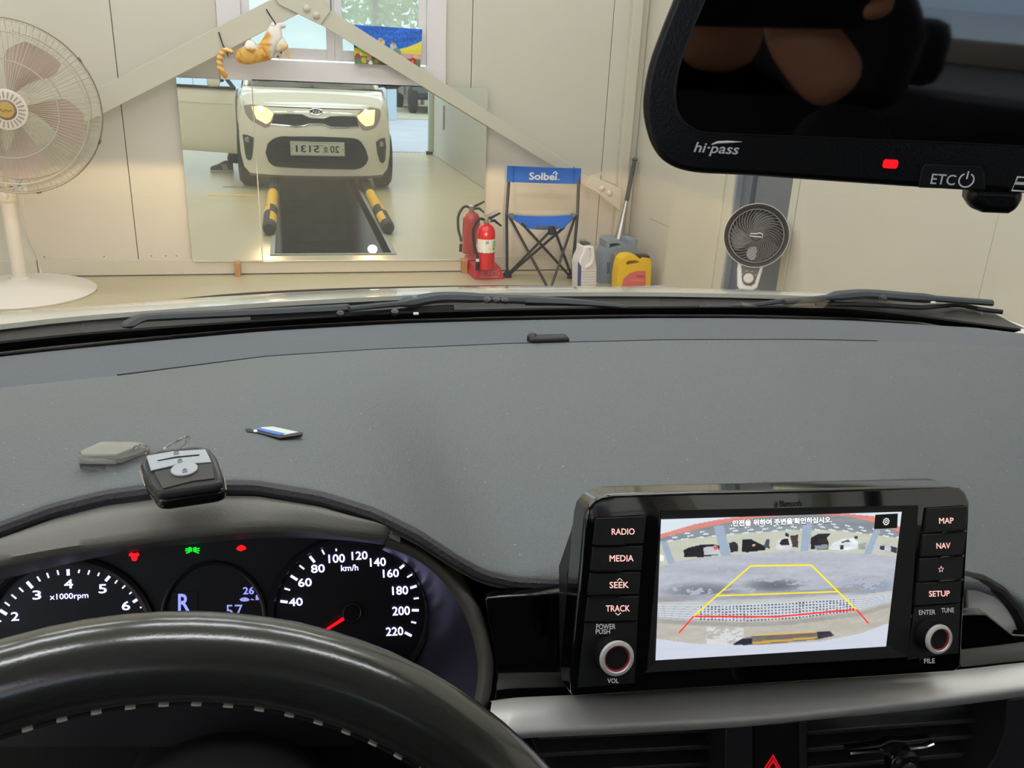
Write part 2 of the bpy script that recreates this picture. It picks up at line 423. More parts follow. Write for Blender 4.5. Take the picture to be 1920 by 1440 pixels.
wr = struct(thing('wall_right', 'x', 'x', (XR, 0, 0))); del wr['label']; del wr['category']
def rbox(x0, y0, z0, y1, z1, m=CREAM, nm='panel', x1=None, bv=.003):
    mb = MB(); mb.span((x0, y0, z0), (XC + .12 if x1 is None else x1, y1, z1)); return part(nm, mb, m, wr, False, bevel=bv)
sY = lambda px, py, X: onX(px, py, X)[1]
sZ = lambda px, py, X: onX(px, py, X)[2]
yA = sY(1268, 500, XC)                                      # where the casing column starts
rbox(XC, yA, .004, D, ZC)
rbox(XC - .0015, yA + .002, .402, D - .34, .404, mat('joint_line', (150, 142, 120), .7), 'joint_strip', x1=XC + .001, bv=0)  # seam across the panel, a thin strip darker than the wall
y1_, y2_, y3_, y4_ = sY(1280, 440, XR + .03), sY(1322, 440, XR), sY(1345, 440, XR), sY(1360, 440, XR)
rbox(XC - .05, yA - .10, .003, yA, ZC, CREAM2, 'casing')
rbox(XR + .03, y2_, .003, yA - .1, ZC, CREAM2, 'casing')
rbox(XR, y3_, .003, y2_ - .004, ZC, CREAM2, 'casing')
rbox(XR + .01, y4_, .003, y3_, ZC, CREAM2, 'casing')
STEEL = mat('grey_painted_steel', (112, 116, 122), .5, var=.05, vs=3)
STEEL2 = mat('grey_painted_steel_pale', (138, 144, 152), .5)
y5, y6 = sY(1398, 440, XR + .05), sY(1484, 440, XR + .03)
mb = MB(); mb.span((XR + .05, y5 + .01, 0), (XC + .1, y4_, ZC)); part('column_flange', mb, mat('grey_steel_flange', (102, 107, 118), .5), wr, False, bevel=.003)
mb = MB(); mb.span((XR + .07, y6, 0), (XC + .1, y5, ZC)); part('column_web', mb, STEEL, wr, False, bevel=.003)
mb = MB(); mb.span((XR + .02, y4_ - .012, 0), (XR + .06, y4_, ZC)); part('column_lip', mb, STEEL2, wr, False, bevel=.002)
rbox(XR - .004, y6 - .05, .003, y6, ZC, CREAM2, 'edge_trim')
yy = y6 - .053
for w in (1.06, 1.0, 1.0, 1.0, 1.0, .6):
    y0 = max(YB, yy - w)
    rbox(XR, y0 + .0012, .004, yy, ZC, bv=.0012); yy = y0
    if yy <= YB: break
mb = MB(); mb.span((XR - .012, YB + .9, .004), (XR - .001, yy + 5, .05)); 
SLB = mat('sliding_handle', (150, 150, 144), .4)
hz = [mir(onX(822, y, XR)) for y in (205, 235)]
q = mir(onY(824, 220, 2 * D + 1.25))
mb = MB(); mb.span((XR - .02, q[1] - .03, q[2] - .16), (XR - .0005, q[1] + .03, q[2] + .16)); part('door_handle', mb, SLB, wr, False, bevel=.006)

# corner post and its brace plate on the front wall
mb = MB(); mb.span((2.06, D - .06, 0), (2.125, D - .001, ZC)); struct(part('trim_3', mb, CREAM2, smooth=False, bevel=.004))
mb = MB(); mb.span((2.127, D - .02, 0), (XC - .001, D - .001, ZC)); struct(part('trim_4', mb, CREAM2, smooth=False, bevel=.004))

# ceiling lights: flat LED panels
LEDM = mat('led_diffuser', (255, 255, 255), .5, emit=(252, 251, 255), es=LAMP)
names = {(-2.6, 3.9): 'left of the front row', (-1.0, 3.9): 'second from the left of the front row', (.6, 3.9): 'third from the left of the front row'}
first = None
for j, y in enumerate((4.2, 2.2, .2)):
    for i, x in enumerate((-3.1, -1.5, .1, 1.5)):
        lb = 'flat white ceiling light panel, %s from the left in the %s row' % (('first', 'second', 'third', 'fourth')[i], ('front', 'middle', 'back')[j])
        if first is None:
            first = t = thing('ceiling_light', lb, 'ceiling light', (x, y, ZC), 'ceiling light panels')
            mb = MB(); mb.span((x - .64, y - .16, ZC - .05), (x + .64, y + .16, ZC - .001)); part('housing', mb, WHITEF, t, False, bevel=.004)
            mb = MB(); mb.span((x - .61, y - .13, ZC - .056), (x + .61, y + .13, ZC - .048)); part('diffuser', mb, LEDM, t, False)
        else:
            dup(first, (x, y, ZC), lb)

# yard behind the gate, seen in the mirror
mb = MB(); mb.span((-30, -34, -.16), (30, YB - .4, -.02)); struct(part('ground_yard', mb, mat('yard_concrete', (176, 180, 190), .8, var=.12, vs=1.2, bump=.2, bs=12), smooth=False))
gr = thing('drain_grating', 'long steel drain grating across the gate threshold', 'grating', (-1, YB - .3, -.02))
GRM = mat('galvanised_grate', (168, 172, 172), .45, metal=.5)
mb = MB(); mb.span((XL, YB - .41, -.06), (XR + .3, YB - .255, -.035)); part('channel', mb, DARKGAP, gr, False)
mb = MB(); mb.span((XL, YB - .415, -.03), (XR + .3, YB - .40, -.004)).span((XL, YB - .265, -.03), (XR + .3, YB - .25, -.004))
for i in range(150): x = XL + .02 + i * .042; mb.span((x, YB - .40, -.03), (x + .02, YB - .265, -.006))
o = part('grate_bars', mb, GRM, gr, False); o['kind'] = 'stuff'
bd = thing('opposite_workshop', 'pale blue workshop building across the yard, seen in the mirror', 'building', (0, -10.2, 0))
PB = mat('pale_blue_panel', (202, 214, 226), .5)
for x0 in (-10, -8, -6, -4, -2, 0):
    mb = MB(); mb.span((x0 + .004, -10.5, -.02), (x0 + (2 if x0 else 2.2) - .004, -10.2, 4)); part('wall_panel', mb, PB, bd, False, bevel=.004)
mb = MB(); mb.span((2.2, -10.55, -.02), (2.42, -10.15, 4)); part('door_post', mb, mat('post_blue_grey', (176, 192, 206), .5), bd, False, bevel=.01)
mb = MB(); mb.span((-10, -10.6, 4), (16, -10.1, 5)); part('fascia', mb, mat('fascia_orange', (214, 110, 84), .5), bd, False)
mb = MB(); mb.span((-10, -19, -.02), (16, -10.6, .0)); part('workshop_floor', mb, mat('workshop_floor', (176, 170, 150), .6), bd, False)
mb = MB(); mb.span((-10, -19.2, 0), (16, -19, 4)); part('rear_wall', mb, CREAM, bd, False)
for z in range(5):
    mb = MB(); mb.span((2.6, -18.6, .15 + z * .5), (4.2, -18.2, .2 + z * .5)); part('shelf', mb, mat('shelf_grey', (130, 140, 140), .6), bd, False)
for x_ in (2.55, 4.2): mb = MB(); mb.span((x_, -18.65, 0), (x_ + .05, -18.15, 2.5)); part('shelf_upright', mb, STEEL, bd, False)
# dark car parked in the other workshop
c0 = np.array([3.02, -12.9, 0])
ca = thing('parked_car', 'dark car parked in the workshop across the yard, seen in the mirror', 'car', c0)
DK = mat('dark_car_paint', (34, 36, 44), .3, coat=1)
prof = [(0, .35), (.02, .75), (.1, 1.05), (.5, 1.15), (1.2, 1.6), (3.2, 1.65), (4.1, 1.15), (4.3, .9), (4.35, .4)]
f2 = [np.array([c0[0] + .1, c0[1] - s, z + .0]) for s, z in prof]; b2 = [p + np.array([1.9, 0, 0]) for p in f2]
mb = MB(); mb.prism(f2, b2); part('body', mb, DK, ca, bevel=.05)
mb = MB(); mb.span((c0[0] + .25, c0[1] - .01, .78), (c0[0] + 1.9, c0[1] + .03, .84)); part('chrome_trim', mb, CHROME, ca, False)
mb = MB(); mb.span((c0[0] + .25, c0[1] - .01, .84), (c0[0] + 1.9, c0[1] + .02, .93)); part('tail_lamp', mb, mat('lamp_red', (150, 60, 62), .3), ca, False)
mb = MB(); mb.span((c0[0] + .25, c0[1] - .02, .40), (c0[0] + 1.9, c0[1] + .05, .52)); part('bumper', mb, BLACKS, ca, False, bevel=.02)
for (wx, wy, nm) in ((.08, -.25, 1), (1.7, -.25, 1), (.08, -3.3, 1)):
    mb = MB(); mb.lathe([(.16, -.02), (.20, .0), (.31, .0), (.34, .03), (.34, .17), (.31, .2), (.2, .2)], c0 + np.array([wx, wy, .34]), (1, 0, 0), 24); part('wheel', mb, RUBBER, ca)
cw = thing('loose_wheel', 'dark tyre standing left of the parked car across the yard', 'wheel', (2.66, -14.2, 0))
mb = MB(); mb.lathe([(.17, 0), (.2, -.02), (.31, -.02), (.35, .02), (.35, .16), (.31, .2), (.2, .2), (.17, .18)], (2.60, -14.2, .35), (1, 0, 0), 24); part('tyre', mb, RUBBER, cw)
mb = MB(); mb.lathe([(.17, .04), (.06, .02), (.0, .02)], (2.60, -14.2, .35), (1, 0, 0), 16); part('rim', mb, ALU, cw)

# ------------------------------------------------------------------ wall mirror
mr = thing('wall_mirror', 'large two-piece mirror standing against the wall, reflecting the car', 'mirror', (.28, D - .03, .085))
MIRM = mat('mirror_silver', (236, 240, 232), .012, metal=.93)
MEDGE = mat('mirror_edge', (130, 140, 130), .3)
YM = D - .030
for x0, x1, z0, z1, yw, nm in ((-.608, -.205, .090, 1.127, .0005, 'mirror_pane'), (-.202, 1.175, .080, 1.133, 0, 'mirror_pane')):
    mb = MB(); mb.hexa([(x0, YM + .0055 - yw, z0), (x1, YM + .0055, z0), (x1, YM + .0055, z1), (x0, YM + .0055 - yw, z1)], [(x0, YM + .001 - yw, z0), (x1, YM + .001, z0), (x1, YM + .001, z1), (x0, YM + .001 - yw, z1)])
    part('glass_edge', mb, MEDGE, mr, False)
    mb = MB(); mb.add([(x0, YM - yw, z0), (x1, YM, z0), (x1, YM, z1), (x0, YM - yw, z1)], [(0, 1, 2, 3)])
    part(nm, mb, MIRM, mr, False, fix=False)
mb = MB(); mb.tube([(-.2035, YM - .001, .085), (-.2035, YM - .001, 1.127)], .0035, 6); part('joint_edge', mb, mat('cut_glass_edge', (215, 220, 205), .15, metal=.3), mr)
mb = MB(); mb.tube([(-.6, YM - .002, .087), (1.17, YM - .002, .079)], .003, 6); part('lower_edge', mb, ALU, mr)
WOOD = mat('raw_wood', (186, 134, 84), .7, var=.2, vs=30, bump=.3, bs=60)
for px_, lb in ((446, 'small wooden block under the left end of the wall mirror'), (870, 'small wooden block under the right end of the wall mirror')):
    q = onY(px_, 505, D - .045)
    mb = MB(); mb.span((q[0] - .017, D - .075, .0), (q[0] + .017, D - .024, .083)); tag(part('wood_block', mb, WOOD, None, False, bevel=.002), lb, 'wood block')

# ------------------------------------------------------------------ diagonal braces
BY = D - .085
bf = Frame((0, BY, 0), (1, 0, 0), (0, -1, 0))
def bolt(px_, py_, w, parent, r=.021):
    o = bf.px(px_, py_, w); mb = MB(); mb.lathe([(r, 0), (r, .003), (r * .8, .009), (r * .4, .013), (0, .014)], o, (0, -1, 0), 14); part('bolt', mb, CREAM2, parent)
t = thing('left_brace', 'cream steel diagonal brace rising from lower left to the window', 'brace', bf.px(330, 120)); t.name = 'steel_brace'
mb = MB(); mb.pxslab(bf, [(-160, 393), (560, 26), (535, -15), (-160, 342)], -.008, 0); part('flat_bar', mb, CREAM2, t, False, bevel=.002)
t = thing('steel_brace', 'cream steel diagonal brace falling from the window to the lower right', 'brace', bf.px(860, 180))
mb = MB(); mb.pxslab(bf, [(598, 44), (1113, 358), (1130, 322), (1104, 330), (618, 18)], -.006, .002); part('flat_bar', mb, CREAM2, t, False, bevel=.002)
mb = MB(); mb.pxslab(bf, [(500, -40), (610, -40), (612, 0), (619, 22), (601, 47), (522, 8)], .003, .012); part('gusset_plate', mb, CREAM2, t, False, bevel=.003)
mb = MB(); mb.pxslab(bf, [(1098, 350), (1108, 328), (1166, 354), (1163, 396), (1119, 361)], .003, .012); part('gusset_plate', mb, CREAM2, t, False, bevel=.003)
for p in ((575, 16), (593, 29)): bolt(*p, .012, t)
for p in ((1129, 353), (1143, 362)): bolt(*p, .012, t, .02)

# ------------------------------------------------------------------ painting on the sill
pf = Frame(onY(725, 90, D - .05), (1, 0, 0), (0, -1, .12))
pt_ = thing('painting', 'bright canvas of blue sky, yellow field and flowers on the window sill', 'painting', pf.px(727, 122))
PX = [(662, 46), (792, 55), (788, 126), (665, 119)]
mb = MB(); mb.pxslab(pf, PX, -.02, -.001); part('canvas_edge', mb, mat('canvas_side', (225, 222, 210), .7), pt_, False)
nu, nv = 90, 56; rg = np.random.RandomState(3)
c4 = [pf.px(*p) for p in PX]; G = []; cols = []
def blob(u, v, cu, cv, r): return ((u - cu) ** 2 + ((v - cv) * .55) ** 2) < r * r
for i in range(nv):
    v = i / (nv - 1); row = []
    for j in range(nu):
        u = j / (nu - 1); row.append(c4[0] * (1 - u) * (1 - v) + c4[1] * u * (1 - v) + c4[2] * u * v + c4[3] * (1 - u) * v)
        n = rg.rand() * .25 + .12 * sin(u * 9 + v * 14) + .1 * sin(v * 40 + u * 7)
        hill = .60 - .30 * (max(0, u - .45) ** 2) * 3.2
        if v < hill: c = np.array([22, 84, 178]) * (1 + n * .5) + np.array([20, 40, 40]) * (rg.rand() < .2)
        elif v < .80: c = np.array([216, 204, 66]) * (1 + n * .2)
        else: c = np.array([86, 116, 70]) * (1 + n * .3)
        if u > .70 and .66 < v < .80 and rg.rand() < .8: c = np.array([206, 150, 168])
        if blob(u, v, .40, .40, .055) or blob(u, v, .58, .50, .05): c = np.array([170, 200, 220])
        if blob(u, v, .41, .37, .035) or blob(u, v, .57, .45, .03): c = np.array([206, 150, 80])
        if blob(u, v, .425, .40, .02) or blob(u, v, .56, .48, .018): c = np.array([236, 196, 160])
        if blob(u, v, .39, .56, .05): c = np.array([170, 140, 170])
        if blob(u, v, .63, .66, .07): c = np.array([116, 144, 130])
        for fu, fv, fr_, fc in ((.88, .86, .055, (168, 30, 50)), (.88, .86, .02, (230, 110, 60)), (.05, .80, .035, (180, 60, 70)), (.14, .90, .04, (214, 180, 60)), (.22, .84, .035, (224, 150, 160)), (.33, .90, .035, (216, 130, 70)), (.24, .96, .03, (240, 240, 240)), (.92, .72, .025, (220, 190, 80)), (.10, .74, .02, (236, 226, 200))):
            if blob(u, v, fu, fv, fr_): c = np.array(fc)
        cols.append(lin(np.clip(c, 0, 255)))
    G.append(row)
mb = MB(); mb.grid(G); part('painted_canvas', mb, mat('oil_paint', (255, 255, 255), .5, attr='Col', bump=.2, bs=60), pt_, False, fix=False, col=cols)

# ------------------------------------------------------------------ toy cat tied to the brace
cy_ = D - .14
cp = lambda x, y, dy=0: onY(x, y, cy_ + dy)
ct = thing('plush_cat', 'orange and white plush cat tied upside down under the left brace', 'plush toy', cp(470, 118))
def skin(name, verts, edges, radii, m, parent, levels=2, colf=None, label=None, root=0):
    org = worg(parent)
    me = bpy.data.meshes.new(name); me.from_pydata([tuple(np.array(v) - org) for v in verts], edges, [])
    o = bpy.data.objects.new(name, me); COL.objects.link(o); o.parent = parent
    sk = o.modifiers.new('s', 'SKIN'); o.modifiers.new('d', 'SUBSURF').levels = levels
    for v, r in zip(me.skin_vertices[0].data, radii): v.radius = (r, r) if not hasattr(r, '__len__') else r
    me.skin_vertices[0].data[root].use_root = True
    dg = bpy.context.evaluated_depsgraph_get(); dg.update()
    m2 = bpy.data.meshes.new_from_object(o.evaluated_get(dg)); m2.name = name
    o.modifiers.clear(); o.data = m2; m2.materials.clear(); m2.materials.append(m)
    m2.polygons.foreach_set('use_smooth', [True] * len(m2.polygons))
    if colf:
        a = m2.color_attributes.new('Col', 'FLOAT_COLOR', 'POINT')
        a.data.foreach_set('color', np.array([lin(colf(np.array(v.co) + org)) for v in m2.vertices], np.float32).ravel())
    return o
FUR = mat('plush_fur', (255, 255, 255), .9, attr='Col', bump=.5, bs=300)
bv = [cp(441, 100), cp(455, 107), cp(475, 108), cp(497, 98), cp(508, 80), cp(512, 62), cp(520, 74), cp(527, 88), cp(532, 97),
      cp(470, 84, -.03), cp(478, 92, -.06), cp(514, 48, .0), cp(515, 44, -.02), cp(527, 46, 0), cp(536, 50, -.01)]
be = [(0, 1), (1, 2), (2, 3), (3, 4), (4, 5), (5, 6), (6, 7), (7, 8), (2, 9), (9, 10), (5, 11), (11, 12), (5, 13), (13, 14)]
br_ = [.034, .054, .060, .054, .048, .042, .036, .044, .042, .030, .020, .022, .018, .016, .017]
def catcol(p):
    x, y = proj(p)
    # orange back on the outer (lower) side, white belly and chest, tabby stripes
    back = y > (84 + (x - 440) * .20 if x < 485 else 97 - (x - 485) * 1.0)
    if 484 < x < 507 and 60 < y: back = True
    if x > 507: back = False
    if x > 516 and y > 84: return (232, 200, 140) if x > 524 else (235, 225, 212)
    if back: return (206, 140, 60) if sin((x - y * .5) * .9) > .55 else (232, 184, 98)
    return (236, 228, 220)
skin('body', bv, be, br_, FUR, ct, 2, catcol)
tl = [cp(438, 100), cp(428, 93), cp(417, 96), cp(412, 108), cp(411, 122), cp(416, 135), cp(426, 146)]
def tailcol(p):
    x, y = proj(p); return (240, 214, 160) if sin((y + (430 - x) * .4) * .62) > .1 and y < 135 else (214, 146, 62)
skin('tail', tl, [(i, i + 1) for i in range(6)], [.017, .018, .018, .018, .018, .017, .014], FUR, ct, 2, tailcol)
EARM = mat('ear_cloth', (226, 186, 120), .9)
for a, b, c in (((519, 100), (524, 113), (528, 104)), ((534, 100), (545, 113), (541, 94))):
    pa, pb, pc = cp(*a, -.02), cp(*b, -.02), cp(*c, -.02); mb = MB(); mb.prism([pa, pb, pc], [p + np.array([0, .015, 0]) for p in (pa, pb, pc)]); part('ear', mb, EARM, ct, False, bevel=.002)
for x, y in ((527, 99), (521, 106)):
    mb = MB(); mb.lathe([(.006, 0), (.004, .004), (0, .005)], cp(x, y, -.033 if x > 525 else -.03), (0, -1, .1), 10); part('eye', mb, mat('button_eye', (60, 52, 30), .2), ct)
for p0, p1, p2 in (((499, 17), (507, 30), (517, 45)), ((410, 60), (417, 82), (428, 105))):
    mb = MB(); mb.tube([onY(*p0, BY - .004), onY(*p1, BY - .006), cp(*p2, -.03)], .0035, 6); part('cable_tie', mb, BLACKM, ct)
# ================================================================== THINGS IN THE GARAGE
FANW = mat('fan_white', (226, 218, 206), .45, var=.03, vs=6)
BLADE = mat('fan_blade', (204, 184, 174), .4)
WIRE = mat('fan_wire', (196, 186, 166), .45)
# ---- big pedestal fan
fx, fy = -1.455, 4.99
fan = thing('pedestal_fan', 'large off-white pedestal fan with round wire grille at the left', 'fan', (fx, fy, 0))
mb = MB(); mb.lathe([(.365, 0), (.368, .008), (.355, .018), (.27, .045), (.20, .058), (.10, .066), (.05, .078), (.045, .09)], (fx, fy, 0), (0, 0, 1), 48); part('base', mb, FANW, fan)
hc = onY(18, 203, 4.86); hn = nrm((.10, -1, -.02))
mb = MB(); mb.tube([(fx, fy, .06), (fx, fy, hc[2] - .40)], .036, 16); part('pole', mb, FANW, fan)
mb = MB(); mb.tube([(fx, fy, hc[2] - .42), (fx, fy, hc[2] - .05)], .024, 12); part('upper_pole', mb, FANW, fan)
q = np.array([fx, fy, hc[2] - .44]); mb = MB(); mb.tube([q + (0, 0, -.04), q + (0, 0, -.03), q + (0, 0, .03), q + (0, 0, .04)], [.036, .046, .046, .034], 16); part('collar', mb, FANW, fan)
mb = MB(); mb.lathe([(.022, 0), (.022, .03), (.0, .034)], q + (0, -.04, 0), (0, -1, 0), 14); part('knob', mb, FANW, fan)
mb = MB(); mb.tube([hc - hn * .05 * 1, hc - hn * .10, hc - hn * .22, hc - hn * .27], [.05, .085, .075, .03], 18); part('motor_housing', mb, FANW, fan)
mb = MB(); mb.tube([(fx, fy, hc[2] - .06), hc - hn * .15 + np.array([0, 0, -.04])], .03, 12); part('tilt_joint', mb, FANW, fan)
RG = .415
ff = Frame(hc, (1, 0, 0), hn)
def ring(fr, r, w, th, n=56): return [fr.pt(r * cos(2 * pi * k / n), r * sin(2 * pi * k / n), w) for k in range(n)]
def grill(name, sgn, n, r_in):
    mb = MB()
    for rr, ww in ((RG, 0), (RG * .985, .022), (RG * .86, .075), (RG * .55, .095)):
        mb.tube(ring(ff, rr, sgn * ww, 0), .0035 if rr > .3 else .0028, 5, closed=True)
    for k in range(n):
        a = 2 * pi * k / n; c_, s_ = cos(a), sin(a)
        mb.tube([ff.pt(c_ * r, s_ * r, sgn * w) for r, w in ((r_in, .09), (RG * .55, .095), (RG * .86, .075), (RG * .985, .022), (RG, 0))], .0013, 3, caps=False)
    o = part(name, mb, WIRE, fan); o['kind'] = 'stuff'
grill('front_grille', 1, 110, .08); grill('rear_grille', -1, 80, .09)
mb = MB(); mb.lathe([(.093, .088), (.096, .094), (.093, .10), (.05, .103), (.048, .103)], hc, hn, 40, caps=False); part('grille_badge', mb, FANW, fan)
for k in range(24):
    a = 2 * pi * k / 24; f_ = Frame(ff.pt(.069 * cos(a), .069 * sin(a), .1026), ff.ex * cos(a) + ff.ey * sin(a), hn)
    mb = MB(); mb.box(f_.o, (.030, .007, .001), (f_.ex, f_.ey, f_.n)); part('slot', mb, mat('badge_slot', (170, 150, 140), .6), fan, False)
mb = MB(); mb.lathe([(.038, .1035), (.036, .107), (0, .108)], hc, hn, 28); part('gold_disc', mb, mat('gold_badge', (206, 170, 92), .35, metal=.4), fan)
# script squiggle on the gold disc
mb = MB(); mb.tube([ff.pt(-.026 + .052 * t, .008 * sin(t * 15) * (1 - t) - .003, .1088) for t in np.linspace(0, 1, 18)], .0014, 4); part('emblem_script', mb, mat('emblem_brown', (96, 70, 40), .5), fan)
for k in range(5):
    a0 = 2 * pi * k / 5 + .05
    G = []
    for i in range(10):
        t = i / 9; r = .055 + (.335 - .055) * t; wd = (.24 + .62 * sin(min(1, t * 1.1) * pi * .55)) * (1 - .55 * max(0, t - .75) * 3)
        sw = -.35 * t
        G.append([ff.pt(r * cos(a0 + sw + wd * (s_ - .5)), r * sin(a0 + sw + wd * (s_ - .5)), .015 + .035 * (s_ - .5) * 2) for s_ in np.linspace(0, 1, 8)])
    mb = MB(); mb.grid(G, thick=-hn * .003); part('blade', mb, BLADE, fan)
mb = MB(); mb.lathe([(.055, -.03), (.055, .05), (.03, .065), (0, .067)], hc, hn, 20); part('hub', mb, BLADE, fan)
for a in (35, -22, 150, 215, -80):
    a = radians(a); f_ = Frame(ff.pt(RG * cos(a), RG * sin(a), 0), ff.ex * cos(a) + ff.ey * sin(a), hn)
    mb = MB(); mb.box(f_.o, (.014, .022, .03), (f_.ex, f_.ey, f_.n)); part('grille_clip', mb, mat('clip_brown', (120, 110, 90), .5), fan, False, bevel=.002)
cd = thing('power_cord', 'thin pale power cord looping behind the pedestal fan base', 'cord', (fx, fy + .3, 0))
P = cr([onY(40, 340, fy + .05), onY(48, 430, 5.15), onY(72, 488, D - .03), onY(76, 516, D - .04), onZ(60, 522, .01), onZ(20, 530, .01), onZ(-60, 560, .01)], 30)
mb = MB(); mb.tube(P, .005, 6); part('cable', mb, FANW, cd)
P = cr([onY(34, 495, 5.1), onY(20, 520, 5.05), onZ(0, 532, .012), onZ(-40, 545, .012)], 16)
mb = MB(); mb.tube(P, .005, 6); part('cable_loop', mb, FANW, cd)
# ---- paper notice
nf = Frame((0, D - .004, 0), (1, 0, 0), (0, -1, 0))
nt_ = thing('paper_notice', 'small white paper notice taped on the wall behind the pedestal fan', 'notice', nf.px(26, 345))
mb = MB(); mb.pxslab(nf, [(1, 322), (45, 320), (52, 359), (4, 360)], -.001, .0005); part('sheet', mb, mat('paper', (222, 220, 232), .7), nt_, False)
tpx('3', nf, 33, 349, 42, 349, 336, mat('pen_blue', (110, 120, 170), .6), nt_, .001)

# ---- camp chair
CB = mat('chair_blue_cloth', (38, 98, 190), .7, bump=.4, bs=500, var=.06, vs=10)
CG = mat('chair_grey_cloth', (108, 106, 104), .8)
CT = mat('chair_tube', (66, 62, 58), .35, metal=.3)
ch = thing('folding_chair', 'folding camp chair with blue fabric seat and lettered blue backrest', 'chair', onZ(1015, 525, 0))
Yb = 5.17
RL, RR = onZ(951, 516, .012), onZ(1072, 518, .012); F1, F2 = onZ(1021, 540, .012), onZ(1026, 540, .012)
F1 = onZ(1017, 533, .012) + np.array([.012, -.07, 0]); F2 = onZ(1031, 533, .012) + np.array([-.012, -.07, 0])
SL, SR = onY(950, 402, Yb - .02), onY(1083, 402, Yb - .05)
TL, TR = onY(956, 314, Yb + .03), onY(1086, 318, Yb)
SF = onY(1034, 431, 4.93); FL, FR = onY(986, 427, 4.96), onY(1057, 427, 4.93)
def tub(a, b, r, nm='leg', m=CT): mb = MB(); mb.tube([a, b], r, 8); return part(nm, mb, m, ch)
tub(RL, SL, .0095); tub(SL, TL, .0095, 'back_post'); tub(RR, SR, .0095); tub(SR, TR, .0095, 'back_post')
tub(SL + (.01, 0, 0), F1, .0085); tub(SR - (.01, 0, 0), F2, .0085)
tub(RL, SF, .0085); tub(RL + (.012, .01, 0), FR + (.01, .02, 0), .0085); tub(RR, SF + (.02, 0, 0), .0085); tub(RR - (.012, 0, 0), FL - (.03, 0, -.03), .0085)
for q in (RL, RR): mb = MB(); mb.lathe([(.03, 0), (.03, .008), (.022, .03), (.014, .035)], (q[0], q[1], 0.0), (0, 0, 1), 14); part('foot', mb, RUBBER, ch)
mb = MB(); mb.lathe([(.012, -.03), (.022, -.024), (.022, .01), (.014, .018)], SF, (0, 0, 1), 12); part('hub', mb, RUBBER, ch)
G = []
for j in range(10):
    v = j / 9; row = []
    for i in range(13):
        u = i / 12; a = SL * (1 - u) + SR * u; b = FL * (1 - u) + FR * u
        p = a * (1 - v) + b * v; p = p + np.array([0, 0, -.030 * sin(pi * v * .9) * sin(pi * u) - .012 * sin(pi * u) * (1 - v)]); row.append(p)
    G.append(row)
mb = MB(); mb.grid(G, thick=(0, 0, -.004)); part('seat', mb, CB, ch)
for a, b, c in ((SL, SL + (SR - SL) * .10, SL + (FL - SL) * .35), (SR, SR + (SL - SR) * .10, SR + (FR - SR) * .35), (FL + (FR - FL) * .25, FL + (FR - FL) * .85, SF + (0, 0, .02))):
    up = np.array([0, -.004, .007]); mb = MB(); mb.prism([a + up, b + up, c + up], [a - up, b - up, c - up]); part('corner_patch', mb, CG, ch, False)
bkf = Frame(onY(1020, 330, Yb - .005), TR - TL, (0.0, -1, .05))
mb = MB()
G = []
for j in range(5):
    v = j / 4; row = []
    for i in range(15):
        u = i / 14; y0 = 311 + 5 * u; y1 = 341 + 4 * u
        row.append(bkf.px(952 + (1090 - 952) * u - (1.5 * v), y0 + (y1 - y0) * v + 2 * sin(pi * u) * (.3), .012 * (1 - sin(pi * u))))
    G.append(row)
mb.grid(G, thick=(0, .012, 0)); part('backrest', mb, CB, ch)
for x in (963, 1076):
    mb = MB(); mb.tube([bkf.px(x, 312, .012), bkf.px(x - 1, 343, .012)], .0025, 5); part('seam', mb, mat('chair_seam', (28, 78, 160), .8), ch)
tpx('Solbei', bkf, 992, 337.2, 1044, 338.2, 323, WTXT, ch, .016, bold=.03)
mb = MB(); mb.tube([bkf.px(1037, 326, .016), bkf.px(1041, 321.5, .016), bkf.px(1045.5, 326, .016)], .0035, 4); part('lettering', mb, WTXT, ch)
tpx('TM', bkf, 1045, 337.8, 1049.5, 338, 335.6, WTXT, ch, .016)

